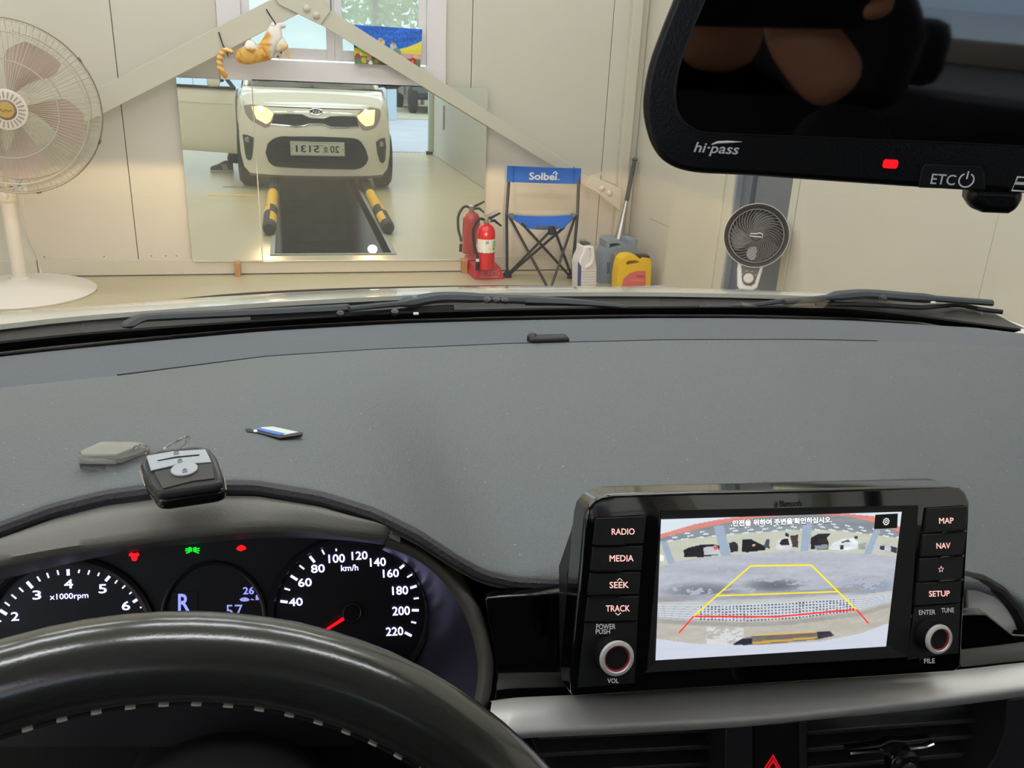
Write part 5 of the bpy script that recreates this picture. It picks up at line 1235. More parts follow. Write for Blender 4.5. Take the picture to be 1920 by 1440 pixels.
LO = IP([(60, 266), (250, 215), (450, 170), (600, 140), (760, 118), (1100, 92), (1380, 108), (1500, 128), (1620, 158), (1800, 222)])
HI = IP([(60, 238), (300, 165), (450, 135), (560, 118), (760, 96), (1100, 80), (1400, 92), (1600, 108), (1800, 184)])
fill(YY < LO, (222, 138, 128), .1); fill(YY < HI, (216, 228, 236))
for pp in (((70, 285), (112, 285), (168, 440), (122, 448)), ((430, 178), (498, 172), (552, 388), (482, 390)), ((1065, 160), (1135, 155), (1105, 357), (1045, 360)), ((1600, 196), (1644, 200), (1574, 380), (1518, 378))):
    fill(inpoly(pp), (158, 174, 196), .06)
for pp, c in ((((225, 350), (260, 330), (340, 312), (420, 305), (470, 318), (470, 382), (360, 398), (230, 402)), (38, 36, 44)), (((360, 330), (450, 318), (470, 350), (466, 378), (365, 384)), (188, 190, 200)), (((430, 325), (460, 322), (462, 345), (436, 348)), (220, 90, 70)),
              (((535, 300), (570, 288), (600, 305), (598, 360), (550, 365)), (46, 46, 54)), (((628, 330), (632, 275), (690, 270), (750, 302), (800, 325), (790, 350), (660, 366), (628, 360)), (36, 34, 40)), (((700, 305), (722, 306), (718, 325), (702, 325)), (214, 160, 130)), (((780, 325), (800, 275), (826, 272), (822, 340)), (70, 78, 96)),
              (((868, 345), (872, 300), (900, 262), (960, 258), (985, 300), (985, 345), (940, 352)), (212, 214, 220)), (((895, 300), (910, 272), (955, 268), (968, 312), (905, 318)), (44, 40, 44)), (((970, 245), (1030, 240), (1028, 330), (990, 330)), (78, 62, 66)), (((936, 228), (960, 228), (960, 254), (936, 254)), (50, 44, 44)),
              (((1120, 345), (1122, 262), (1180, 232), (1270, 230), (1240, 262), (1255, 300), (1250, 345)), (40, 38, 46)), (((1150, 318), (1245, 308), (1245, 342), (1155, 345)), (150, 156, 168)), (((1170, 270), (1235, 268), (1240, 300), (1180, 303)), (60, 46, 46)),
              (((1258, 330), (1290, 296), (1360, 268), (1440, 265), (1472, 292), (1468, 342), (1350, 350), (1262, 346)), (222, 226, 232)), (((1338, 315), (1368, 312), (1364, 346), (1338, 346)), (54, 52, 58)), (((1350, 290), (1400, 272), (1420, 290), (1350, 298)), (90, 96, 104)),
              (((1475, 305), (1540, 290), (1530, 345), (1480, 345)), (160, 164, 160)), (((1590, 310), (1640, 300), (1700, 305), (1775, 325), (1775, 378), (1600, 350)), (196, 200, 208)), (((1640, 320), (1680, 318), (1676, 350), (1640, 345)), (60, 60, 66)), (((1725, 320), (1775, 330), (1770, 372), (1728, 360)), (64, 62, 70)),
              (((66, 380), (90, 384), (92, 425), (66, 430)), (232, 238, 240)), (((1446, 248), (1472, 248), (1470, 270), (1448, 270)), (70, 62, 56))):
    fill(inpoly(pp), c, .3)
def stain(cx_, cy_, rx, ry, rgb, amt):
    d = ((XX - cx_) / rx) ** 2 + ((YY - cy_) / ry) ** 2; w_ = np.clip(1 - d, 0, 1) * amt * (ns > .42); IMG[:] = IMG * (1 - w_[..., None]) + np.array(rgb) * w_[..., None]
stain(360, 645, 330, 75, (110, 116, 128), .9); stain(860, 605, 260, 62, (108, 112, 120), 1.0); stain(1560, 610, 260, 90, (138, 150, 172), .9); stain(500, 500, 420, 40, (150, 156, 170), .5); stain(1000, 420, 500, 20, (168, 172, 182), .6)
DK_ = IP([(40, 722), (300, 712), (700, 700), (1000, 690), (1400, 660), (1740, 640)])
fill((YY > DK_ - 45) & (YY < DK_) & (XX < 1500), (160, 162, 170), .25)
GTp = IP([(40, 735), (500, 738), (1000, 712), (1500, 684), (1740, 655)]); GBt = IP([(40, 832), (300, 852), (700, 862), (1000, 846), (1500, 782), (1740, 716)])
fill(YY > GTp - 14, (196, 196, 192), .1); fill((YY > GTp + 6) & (YY < GBt), (206, 212, 220), .05)
rel = (YY - GTp - 6) / np.maximum(GBt - GTp - 6, 1)
dots = ((XX % 25) > 12) & (((rel * 6) % 1) > .45) & (rel > 0) & (rel < 1) & (XX > 330) & (XX < 1450); fill(dots, (84, 90, 104))
fill(((rel * 6) % 1 > .6) & (rel > 0) & (rel < 1) & ((XX <= 330) | (XX >= 1450)), (170, 176, 184))
fill(YY >= GBt, (188, 184, 174), .14); fill((YY > GBt + 10) & (YY < GBt + 40), (166, 164, 160), .15)
fill((YY > 905) & (XX > 380) & (XX < 640) & (ns > .45), (212, 214, 216), .1)
BM = IP([(30, 985), (300, 1026), (560, 1036), (800, 1034), (1200, 1008), (1500, 950), (1700, 880)])
bar = inpoly([(560, 1030), (640, 985), (720, 968), (1150, 938), (1270, 935), (1300, 968), (1180, 995), (900, 1022), (600, 1040)]); fill(bar, (120, 112, 108), .3)
fill(inpoly([(560, 1030), (630, 988), (700, 985), (700, 1030), (600, 1040)]), (44, 46, 58)); fill(inpoly([(1170, 940), (1262, 936), (1300, 968), (1180, 992)]), (60, 60, 70), .5)
fill(inpoly([(720, 960), (1165, 936), (1165, 944), (720, 970)]), (226, 184, 96)); fill(inpoly([(700, 1012), (1170, 974), (1170, 988), (705, 1030)]), (206, 164, 70))
fill(YY > BM, (206, 212, 226), .04)
fill((XX < 82) & (YY < 138), (230, 235, 240))
cols = (np.clip(IMG, 0, 255) / 255) ** 2.2; cols = np.concatenate([cols, np.ones((nv, nu, 1))], 2).reshape(-1, 4)
cor = [F2.px(*T7(*p), .0013) for p in Z0]; vs = []
for i in range(nv):
    for j in range(nu):
        u, v = j / (nu - 1), i / (nv - 1); vs.append(cor[0] * (1 - u) * (1 - v) + cor[1] * u * (1 - v) + cor[2] * u * v + cor[3] * (1 - u) * v)
me_ = MB(); me_.v = vs; me_.f = [(i * nu + j, i * nu + j + 1, (i + 1) * nu + j + 1, (i + 1) * nu + j) for i in range(nv - 1) for j in range(nu - 1)]
SCRM = bpy.data.materials.new('lit_display'); SCRM.use_nodes = True; nt = SCRM.node_tree; b_ = nt.nodes['Principled BSDF']; a_ = nt.nodes.new('ShaderNodeVertexColor'); a_.layer_name = 'Col'
nt.links.new(a_.outputs[0], b_.inputs['Emission Color']); b_.inputs['Emission Strength'].default_value = 1.0; b_.inputs['Base Color'].default_value = (.01, .01, .01, 1); b_.inputs['Roughness'].default_value = .4
part('camera_picture', me_, SCRM, hu, False, fix=False, col=cols)
YLN = mat('guide_yellow', (245, 215, 30), .5, emit=(245, 215, 20), es=.95); RLN = mat('guide_red', (240, 50, 40), .5, emit=(240, 45, 35), es=.95)
def gl(pts, m, wd=.00042, nm='guide_line'):
    for a, b in zip(pts[:-1], pts[1:]):
        pa, pb = F2.px(*T7(*a), .0016), F2.px(*T7(*b), .0016); d = nrm(pb - pa); s = np.cross(sn, d) * wd; mb = MB(); mb.add([pa - s, pa + s, pb + s, pb - s], [(0, 1, 2, 3)]); part(nm, mb, m, hu, False, fix=False)
gl([(310, 828), (475, 680), (720, 465), (1155, 459), (1350, 650), (1480, 780)], YLN, .0005); gl([(475, 680), (1350, 650)], YLN)
gl([(203, 948), (310, 828), (900, 832), (1482, 778), (1568, 878)], RLN, .0005)
SCW = mat('screen_white', (250, 250, 250), .5, emit=(250, 250, 250), es=1.0); SCK = mat('screen_black', (10, 10, 14), .5)
def st7(s, x0, yb, x1, yb1, yt, m=SCW, bold=.02, w=.0018): a, b, c = T7(x0, yb), T7(x1, yb1), T7(x0, yt); tpx(s, F2, a[0], a[1], b[0], b[1], c[1], m, hu, w, bold=bold)
st7('.안전을 위하여 주변을’확인하십시오.', 574, 188, 1310, 160, 131, SCK, .032, .0016)
st7('.안전을 위하여 주변을’확인하십시오.', 578, 182, 1306, 154, 136, SCW, .008, .0019)
mb = MB(); mb.pxslab(F2, [T7(*p) for p in ((1620, 97), (1780, 88), (1775, 192), (1610, 200))], .0014, .0017); part('settings_tile', mb, SCK, hu, False)
go = F2.px(*T7(1696, 146), .0019)
P = []
for k in range(64):
    a = 2 * pi * k / 64; r_ = .0022 if (k % 8) < 4 else .0018; P.append(go + F2.ex * r_ * cos(a) + F2.ey * r_ * sin(a))
mb = MB(); mb.tube(P, .00018, 4, closed=True); part('settings_gear', mb, SCW, hu)
mb = MB(); mb.tube([go + .0008 * (F2.ex * cos(a) + F2.ey * sin(a)) for a in np.linspace(0, 2 * pi, 20, endpoint=False)], .00016, 4, closed=True); part('settings_gear', mb, SCW, hu)
# keys
BTN = mat('button_black', (24, 24, 25), .5); BT2 = mat('button_edge', (44, 44, 46), .5)
def key(q, nm='button'):
    o = MB(); o.pxslab(F2, q, -.0005, .0018); return part(nm, o, BTN, hu, bevel=.0004)
L_ = [((1118, 972), (1212, 968), (1207, 1019), (1112, 1022)), ((1112, 1026), (1206, 1024), (1203, 1069), (1107, 1071)), ((1107, 1075), (1202, 1073), (1199, 1114), (1102, 1117)), ((1103, 1121), (1199, 1118), (1196, 1164), (1097, 1166))]
for q in L_: key(q)
R_ = [((1739, 954), (1814, 949), (1811, 993), (1733, 999)), ((1731, 1003), (1811, 997), (1807, 1040), (1727, 1044)), ((1726, 1048), (1807, 1043), (1804, 1086), (1722, 1091)), ((1720, 1094), (1803, 1090), (1801, 1130), (1716, 1136))]
for q in R_: key(q)
for y0, x0, x1 in ((1022, 1115, 1174), (1071, 1110, 1168), (1119, 1105, 1163)):
    mb = MB(); mb.tube([F2.px(x0, y0, .002), F2.px(x1 - 3, y0 - 1, .002), F2.px(x1, y0 - 4, .002)], .0006, 6); part('key_divider', mb, PIANO, hu)
for y0, x0, x1 in ((998, 1765, 1811), (1044, 1762, 1808), (1089, 1760, 1805)):
    mb = MB(); mb.tube([F2.px(x0, y0 + 2, .002), F2.px(x0 + 4, y0, .002), F2.px(x1, y0 - 3, .002)], .0006, 6); part('key_divider', mb, PIANO, hu)
def lab(s, x0, x1, yt, yb, sl=0, m=BTXT, bold=.012, w=.0021): tpx(s, F2, x0, yb, x1, yb + sl, yt, m, hu, w, bold=bold)
lab('RADIO', 1147, 1190, 991, 1003, -.5); lab('MEDIA', 1143, 1188, 1041, 1053, -.5); lab('SEEK', 1143, 1179, 1091, 1103, -.5); lab('TRACK', 1136, 1181, 1135, 1147, -.5)
for pts in (((1157, 1089), (1162, 1084.5), (1167, 1089)), ((1154, 1149.5), (1159, 1153.5), (1164, 1149))):
    mb = MB(); mb.tube([F2.px(*p, .0021) for p in pts], .0003, 4); part('arrow', mb, BTXT, hu)
lab('POWER', 1118, 1154, 1170, 1180, -.5, WTXT); lab('PUSH', 1117, 1144, 1180, 1189, -.3, WTXT); lab('VOL', 1139, 1160, 1272, 1281, -.3, WTXT)
lab('MAP', 1761, 1788, 971, 982, -.7); lab('NAV', 1756, 1782, 1018, 1029, -.7); lab('SETUP', 1742, 1781, 1108, 1119, -.9)
lab('ENTER', 1723, 1754, 1144, 1153, -1, WTXT); lab('TUNE', 1765, 1789, 1140, 1149, -.7, WTXT); lab('FILE', 1733, 1753, 1235, 1244, -.7, WTXT)
sc_ = F2.px(1764.5, 1067.5, .0021); mb = MB(); mb.tube([sc_ + (.0021 if k % 2 == 0 else .001) * (F2.ex * sin(pi * k / 5) + F2.ey * cos(pi * k / 5)) for k in range(10)], .0002, 4, closed=True); part('star_symbol', mb, BTXT, hu)
BLU = mat('etched_grey', (92, 92, 94), .4)
tpx('Bluetooth', F2, 1463, 951, 1504, 949.5, 939, BLU, hu, .0004, bold=.012)
mb = MB(); mb.slab(F2, [(F2.uv(1455.5, 946)[0] + .0016 * cos(a), F2.uv(1455.5, 946)[1] + .0025 * sin(a)) for a in np.linspace(0, 2 * pi, 20, endpoint=False)], 0, .0004); part('wireless_mark', mb, BLU, hu, False)
bo = F2.px(1455.5, 946, .0006); mb = MB(); mb.tube([bo + F2.ex * x_ * .0007 + F2.ey * y_ * .0016 for x_, y_ in ((-1, -.5), (1, .5), (0, 1), (0, -1), (1, -.5), (-1, .5))], .00014, 4); part('wireless_mark', mb, BLACKM, hu)
# side panels under the keys
for q in (((1097, 1168), (1196, 1166), (1190, 1282), (1083, 1290)), ((1716, 1138), (1801, 1132), (1797, 1225), (1702, 1238))):
    mb = MB(); mb.pxslab(F2, q, -.0005, .0008); part('knob_panel', mb, BTN, hu, bevel=.0004)
for (x_, y_), rp, in (((1158, 1236), 32.5), ((1763, 1200), 30)):
    ko = F2.px(x_, y_, .0168 * .68); r_ = rp * .515 / F; kn = sn; ko = ko - kn * .0168 * .68
    mb = MB(); mb.lathe([(r_ * 1.04, 0), (r_ * 1.04, .003 * .68), (r_ * 1.02, .004 * .68), (r_ * .98, .012 * .68), (r_ * .96, .0145 * .68)], ko, kn, 40, F2.ex); part('knob', mb, BLACKS, hu)
    for k in range(40):
        a = 2 * pi * k / 40; c_ = ko + kn * .0055 + r_ * (cos(a) * F2.ex + sin(a) * F2.ey); mb = MB(); mb.box(c_, (.0007, .0006, .0055), (cos(a) * F2.ex + sin(a) * F2.ey, -sin(a) * F2.ex + cos(a) * F2.ey, kn)); part('knurl', mb, BLACK, hu, False)
    mb = MB(); mb.lathe([(r_ * 1.0, .0135 * .68), (r_ * 1.02, .0150 * .68), (r_ * .97, .0168 * .68), (r_ * .80, .0172 * .68), (r_ * .74, .0160 * .68), (r_ * .73, .0145 * .68)], ko, kn, 44, F2.ex, caps=False); part('knob_ring', mb, SILVER, hu)
    mb = MB(); mb.lathe([(r_ * .74, .0146 * .68), (r_ * .735, .0163 * .68), (r_ * .68, .0160 * .68), (r_ * .67, .0148 * .68)], ko, kn, 40, F2.ex, caps=False); part('red_ring', mb, mat('ring_red_glow', (120, 40, 50), .3, emit=(170, 40, 60), es=.12), hu)
    mb = MB(); mb.lathe([(r_ * .68, .0148 * .68), (r_ * .3, .0142 * .68), (0, .0142 * .68)], ko, kn, 36, F2.ex); part('knob_cap', mb, BLACKS, hu)

# ---------------------------------------------------------------- lower dash trim
ce_ = thing('centre_console_trim', 'satin silver trim strip running under the central screen', 'trim strip', onY(1400, 1330, .42))
U = [(922, 1317), (960, 1312), (1000, 1309), (1200, 1300), (1400, 1288), (1600, 1274), (1800, 1258), (1900, 1247), (2000, 1236), (2160, 1215)]
Rg = [(915, 1373), (945, 1371), (980, 1368), (1200, 1358), (1440, 1345), (1700, 1316), (1800, 1303), (1920, 1287), (2000, 1275), (2160, 1250)]
Bt = [(910, 1392), (945, 1388), (1000, 1383), (1200, 1374), (1360, 1364), (1500, 1352), (1700, 1334), (1890, 1311), (2000, 1296), (2160, 1268)]
a_ = cr([onY(x, y, .417) for x, y in U], 60); b_ = cr([onY(x, y, .398) for x, y in Rg], 60); c_ = cr([onY(x, y, .408) for x, y in Bt], 60)
rows = [a_ + np.array([0, .006, -.004]), a_]
for t in (.25, .5, .75, .92): rows.append(a_ * (1 - t) + b_ * t + np.array([0, 0, .003 * sin(pi * t)]))
rows += [b_ + np.array([0, -.0008, -.0006]), b_ * .75 + c_ * .25 + np.array([0, -.003, 0]), b_ * .4 + c_ * .6 + np.array([0, -.003, 0]), c_, c_ + np.array([0, .02, .0])]
mb = MB(); mb.grid([list(r_) for r_ in rows]); part('silver_strip', mb, SILVER, ce_, ang=75)
# piano black insert left of the unit
mb = MB(); pf_ = Frame(onY(1000, 1210, .432), (1, 0, 0), (0, -1, .12)); mb.pxslab(pf_, [(910, 1121), (1066, 1110), (1080, 1112), (1085, 1320), (922, 1332), (930, 1270), (927, 1215), (916, 1160)], -.01, 0); part('gloss_panel', mb, PIANO, ce_, bevel=.0015)
mb = MB(); mb.pxslab(pf_, [(1800, 1150), (1850, 1150), (1900, 1190), (2060, 1200), (2060, 1260), (1800, 1275)], -.01, .0); part('gloss_panel', mb, PIANO, ce_, bevel=.0015)
# air vents
vn_ = thing('centre_air_vents', 'black slatted twin air vents with hazard switch under the silver strip', 'air vent', onY(1430, 1410, .44))
vf = Frame(onY(1430, 1400, .415), (1, 0, 0), (0, -1, .10))
mb = MB(); mb.pxslab(vf, [(860, 1385), (1960, 1290), (1990, 1560), (860, 1560)], -.075, -.055); part('vent_back', mb, BLACKM, vn_, False)
FRM = mat('vent_frame', (52, 52, 56), .42)
def vslab(q, w0, w1, nm, m=FRM, bv=.001): mb = MB(); mb.pxslab(vf, q, w0, w1); return part(nm, mb, m, vn_, bevel=bv)
vslab([(1362, 1364), (1412, 1360), (1412, 1560), (1358, 1560)], -.05, .002, 'divider'); vslab([(1500, 1353), (1514, 1352), (1514, 1560), (1500, 1560)], -.05, .002, 'divider')
vslab([(1413, 1360), (1499, 1353), (1499, 1560), (1413, 1560)], -.03, .0, 'switch_panel', mat('switch_black', (30, 29, 30), .4))
vslab([(1890, 1312), (2000, 1298), (2000, 1560), (1800, 1560), (1830, 1470), (1868, 1420), (1886, 1370)], -.05, .004, 'frame_side')
for y, x0, x1, sl, w in ((1380, 1010, 1358, -.045, -.022), (1413, 1010, 1358, -.05, -.02), (1446, 1030, 1358, -.055, -.02), (1372, 1514, 1878, -.078, -.022), (1404, 1514, 1868, -.085, -.02), (1438, 1514, 1850, -.09, -.018)):
    vslab([(x0, y), (x1, y + (x1 - x0) * sl), (x1, y + 8 + (x1 - x0) * sl), (x0, y + 8)], w - .022, w, 'slat', mat('slat_black', (70, 70, 72), .38), .0008)
# vent flaps inside
for x in (1285, 1120, 1580, 1740, 1800): vslab([(x, 1395), (x + 4, 1395), (x + 4, 1500), (x, 1500)], -.054, -.045, 'inner_vane', BLACKS, 0)
# hazard triangle
hz_ = vf.px(1447, 1435, .0005)
for r_, m_, w in ((.0092, REDG, .0006), (.0068, mat('hazard_dark_red', (150, 20, 30), .4), .0010), (.0060, mat('hazard_red', (236, 40, 60), .4, emit=(236, 30, 50), es=.5), .0013), (.0030, mat('hazard_dark_red', (150, 20, 30), .4), .0016)):
    mb = MB(); u0, v0 = vf.uv(1447, 1434); mb.slab(vf, [(u0 + r_ * sin(2 * pi * k / 3), v0 + r_ * cos(2 * pi * k / 3)) for k in range(3)][::-1], .0002, w); part('hazard_triangle', mb, mat('hazard_red', (236, 40, 60), .4, emit=(236, 30, 50), es=.5) if w == .0006 else m_, vn_, False)
# vent knob with wings
mb = MB(); mb.lathe([(.012, -.004), (.013, .004), (.010, .008), (0, .009)], vf.px(1690, 1426, .004), vf.n, 28, vf.ex); part('vent_knob', mb, BLACKS, vn_)
mb = MB(); mb.tube([vf.px(*p, .010) for p in ((1592, 1412), (1650, 1408), (1666, 1412), (1680, 1432))], .0016, 6); part('knob_wing_trim', mb, CHROME, vn_)
mb = MB(); mb.tube([vf.px(*p, .010) for p in ((1705, 1404), (1735, 1400), (1750, 1394))], .0012, 6); part('knob_wing_trim', mb, CHROME, vn_)
mb = MB(); mb.pxslab(vf, [(1590, 1406), (1650, 1398), (1672, 1388), (1700, 1390), (1748, 1384), (1752, 1396), (1712, 1404), (1705, 1430), (1675, 1430), (1655, 1412), (1594, 1416)], .001, .008); part('knob_wing', mb, BLACKS, vn_, bevel=.001)
mb = MB(); mb.tube([vf.px(1690 + 17 * cos(a), 1434 + 14 * sin(a), .0125) for a in np.linspace(pi, 2 * pi, 14)], .0007, 5); part('knob_rim', mb, CHROME, vn_)
mb = MB(); mb.lathe([(.0068, .004), (.0066, .0085), (0, .009)], vf.px(1692, 1434, .006), vf.n, 24, vf.ex); part('knob_cap', mb, mat('knob_cap_grey', (92, 90, 88), .3, metal=.4), vn_)
# round side vent at the far right
sv = thing('side_vent_ring', 'satin grey round vent surround at the right edge of the dashboard', 'air vent', onY(1860, 1170, .45))
sf_ = Frame(onY(1860, 1160, .445), (1, 0, 0), (-.1, -1, .25))
mb = MB(); mb.pxslab(sf_, [(1812, 1096), (1835, 1099), (1860, 1110), (1885, 1132), (1903, 1160), (1914, 1190), (1920, 1222), (1900, 1236), (1870, 1234), (1845, 1205), (1812, 1180)], -.01, .0); part('vent_surround', mb, SILVER, sv, bevel=.002)
mb = MB(); mb.tube([sf_.px(*p, .0) for p in ((1800, 1080), (1840, 1088), (1875, 1108), (1903, 1140), (1922, 1180), (1935, 1230), (1945, 1290))], .0048, 10); part('rubber_edge', mb, BLACK, sv)
mb = MB(); mb.tube([sf_.px(*p, .002) for p in ((1893, 1228), (1905, 1220), (1919, 1213))], .0012, 6); part('vent_tab', mb, mat('tab_pinkish', (190, 178, 172), .3, metal=.5), sv)
mb = MB(); mb.tube([sf_.px(*p, .0004) for p in ((1826, 1160), (1850, 1185), (1880, 1205), (1895, 1222))], .0003, 4); part('vent_line', mb, BLACKS, sv)

# ---------------------------------------------------------------- things lying on the dash
def dash_z(p):                            # height of the pad under x, y
    x = p[0]; a, b = NR(x), SE(x); t = (p[1] - a[1]) / (b[1] - a[1]); t = min(1, max(0, t)); return dash_pt(x, t)[2]
def on_dash(px_, py_, h=0):
    z = 1.0
    for _ in range(6): p = onZ(px_, py_, z); z = dash_z(p) + h
    return onZ(px_, py_, z)
# key fob
kb = onZ(340, 925, 1.032)
kf = thing('key_fob', 'black smart key fob with silver buttons on the instrument hood crest', 'key', kb)
e1 = nrm((.985, .10, 0.0)); n1 = nrm(np.array([-.02, -.40, .92])); e1 = nrm(e1 - e1 @ n1 * n1)
kfr = Frame(onZ(338, 893, 1.042), e1, n1)
topo = [(262, 870), (272, 850), (300, 841), (370, 834), (392, 838), (406, 856), (416, 885), (419, 905), (400, 912), (310, 925), (292, 925), (272, 898)]
tu = [kfr.uv(x, y) for x, y in topo]
mb = MB(); mb.slab(kfr, tu, -.006, 0); part('upper_shell', mb, mat('fob_shell', (58, 58, 58), .3, bump=.1, bs=500), kf, bevel=.0025, seg=3)
cu_, cv_ = np.mean(tu, 0); bu = [(cu_ + (u - cu_) * 1.03, cv_ + (v - cv_) * 1.04) for u, v in tu]
mb = MB(); mb.slab(kfr, bu, -.015, -.006); part('lower_shell', mb, mat('fob_black', (20, 20, 22), .18, coat=.5), kf, bevel=.003, seg=3)
mb = MB(); mb.tube([kfr.pt(*p, -.006) for p in [bu[11], bu[0]][::-1]] and [kfr.pt(bu[i][0], bu[i][1], -.006) for i in (0, 11)], .0006, 6); part('chrome_edge', mb, CHROME, kf)
mb = MB(); mb.tube([kfr.pt(bu[i][0], bu[i][1], -.006) for i in (5, 6, 7)], .0006, 6); part('chrome_edge', mb, CHROME, kf)
SB = mat('fob_silver', (176, 180, 186), .4, metal=.3)
T2 = lambda x, y: (100 + x / 3.84, 760 + y / 3.84)
mb = MB(); mb.pxslab(kfr, [T2(*p) for p in ((668, 362), (860, 328), (1095, 314), (1140, 408), (900, 425), (702, 470))], .0002, .0014); part('silver_band', mb, SB, kf, bevel=.0004)
mb = MB(); mb.pxslab(kfr, [T2(*p) for p in ((748, 395), (880, 368), (1050, 352), (1052, 360), (880, 378), (752, 400))], .0013, .0016); part('band_slot', mb, BLACKM, kf, False)
mb = MB(); mb.pxslab(kfr, [T2(*p) for p in ((724, 476), (900, 436), (1140, 414), (1162, 525), (1000, 545), (786, 600))], .0002, .0008); part('button_field', mb, mat('fob_field', (74, 72, 70), .35), kf, bevel=.0003)
u0, v0 = kfr.uv(*T2(946, 472)); mb = MB(); mb.slab(kfr, [(u0 + .0072 * cos(a), v0 + .0050 * sin(a)) for a in np.linspace(0, 2 * pi, 30, endpoint=False)], .0006, .0020); part('oval_button', mb, SB, kf, bevel=.0005)
KI = mat('fob_icon_grey', (120, 124, 130), .5)
for (ix, iy, w_) in ((885, 340, .0017), (912, 400, .0017), (946, 470, .0023)):
    o0 = kfr.px(*T2(ix, iy), w_); mb = MB(); mb.tube([o0 + kfr.ex * x_ + kfr.ey * y_ for x_, y_ in ((-.0012, -.0009), (.0012, -.0009), (.0012, .0006), (-.0012, .0006))], .00018, 4, closed=True); part('key_icon', mb, KI, kf)
    mb = MB(); mb.tube([o0 + kfr.ex * .0008 * cos(a) + kfr.ey * (.0006 + .0009 * sin(a)) for a in np.linspace(0, pi, 8)], .00018, 4); part('key_icon', mb, KI, kf)
# clear tag and ring
CLR = mat('clear_acrylic', (245, 243, 238), .06, trans=.92, ior=1.45)
tg = thing('key_tag', 'clear acrylic key tag lying left of the key fob', 'key tag', on_dash(210, 850))
p_ = on_dash(212, 848, .006); tf = Frame(p_, (1, .04, 0), nrm((0, -.03, 1)))
mb = MB(); mb.pxslab(tf, [(143, 846), (190, 826), (262, 827), (281, 836), (279, 842), (222, 862), (148, 860)], -.0065, .0015); part('acrylic_case', mb, CLR, tg, bevel=.001)
mb = MB(); mb.pxslab(tf, [(152, 848), (193, 830), (258, 830), (268, 836), (219, 856), (154, 856)], -.0045, -.001); part('insert_card', mb, mat('insert_grey', (196, 196, 190), .5), tg, False)
mb = MB(); mb.pxslab(tf, [(152, 852), (219, 857), (262, 840), (268, 842), (220, 862), (152, 858)], -.0058, -.0046); part('insert_base', mb, mat('insert_dark', (50, 50, 56), .4), tg, False)
mb = MB(); mb.tube([tf.px(x, y, w) for x, y, w in ((250, 846, -.002), (254, 838, .004), (262, 834, .006), (270, 838, .004), (272, 848, -.001))], .0010, 7); part('loop', mb, CLR, tg)
mb = MB(); P = cr([on_dash(310, 840, .004), on_dash(322, 832, .008), on_dash(335, 825, .016), on_dash(346, 820, .017), on_dash(352, 822, .012), on_dash(349, 832, .006), on_dash(338, 840, .003)], 20); mb.tube(P, .0018, 8, flat=.5); part('clear_strap', mb, CLR, tg)
# memory card adapter
sd = thing('memory_card', 'black memory card with white and blue label lying on the dashboard', 'memory card', on_dash(515, 812))
p_ = on_dash(515, 812, .0018); cdf = Frame(p_, (1, 0, 0), nrm((0, -.02, 1)))
mb = MB(); mb.pxslab(cdf, [(459.5, 804), (466, 802.5), (479, 806), (510, 798.5), (568, 811), (566, 815), (525, 821), (480, 810.5), (463, 809)], -.0016, 0); part('card_body', mb, BLACKS, sd, bevel=.0002)
mb = MB(); mb.pxslab(cdf, [(490, 801), (512, 799.5), (560, 810), (533, 815), (505, 808), (484, 804)], .0, .0002); part('white_label', mb, mat('card_white', (206, 214, 210), .4), sd, False)
mb = MB(); mb.pxslab(cdf, [(476, 803.5), (486, 801.5), (500, 805), (535, 812.5), (524, 815.5), (497, 809)], .0001, .0003); part('blue_label', mb, mat('card_blue', (70, 120, 200), .4), sd, False)
mb = MB(); mb.pxslab(cdf, [(475, 806), (481, 805), (483, 809), (476, 809.5)], .0001, .0006); part('lock_tab', mb, WTXT, sd, False)

# ---------------------------------------------------------------- rear-view mirror
rn = nrm((-.405, -.91, -.10)); ro = dep(1600, 160, .318); ro = ro
rm = Frame(ro, nrm(np.cross((0, 0, 1), rn)), rn)
rv = thing('rear_view_mirror', 'black rear-view mirror with toll-pass lettering and a red light, top right', 'rear-view mirror', ro)
BO = [(1380, -200), (1318, -130), (1282, -50), (1260, 5), (1238, 60), (1217, 120), (1206, 180), (1207, 225), (1222, 275), (1250, 308), (1300, 325), (1400, 331), (1600, 345), (1800, 358), (1990, 368), (2230, 384), (2330, 372), (2395, 300), (2410, 180), (2380, 20), (2330, -110), (2250, -190), (1800, -215)]
MRB = mat('mirror_housing', (16, 15, 16), .30, bump=.1, bs=900)
mb = MB(); mb.pxslab(rm, sm(BO, 110), -.018, 0); part('housing', mb, MRB, rv, bevel=.007, seg=5)
GLS = [(1430, -140), (1370, -95), (1326, -5), (1294, 70), (1274, 130), (1268, 180), (1276, 215), (1300, 238), (1345, 248), (1600, 258), (1930, 273), (2230, 292), (2300, 270), (2330, 190), (2310, 40), (2260, -90), (2190, -140), (1800, -150)]
mb = MB(); mb.pxslab(rm, sm([(x + (-5 if x < 1400 else 0), y + 4) for x, y in GLS], 100), -.001, .0003); part('glass_lip', mb, mat('lip_black', (30, 26, 24), .3), rv, bevel=.0003)
mb = MB(); mb.pxslab(rm, sm(GLS, 100), .0002, .0006); part('mirror_glass', mb, mat('dimming_mirror', (120, 118, 120), .03, metal=1), rv, False)
TXW = mat('mirror_print_glow', (215, 215, 218), .5, emit=(215, 215, 218), es=.12)  # lettering lifted by a weak glow put into the material
tpx('hi·pass', rm, 1300, 291, 1385, 296, 266, TXW, rv, .0004, bold=.015, shear=.25)
mb = MB(); mb.tube([rm.px(*p, .0005) for p in ((1334, 271), (1345, 267), (1365, 266), (1391, 266))], [.0002, .0005, .0005, .0001], 5); part('lettering', mb, TXW, rv)
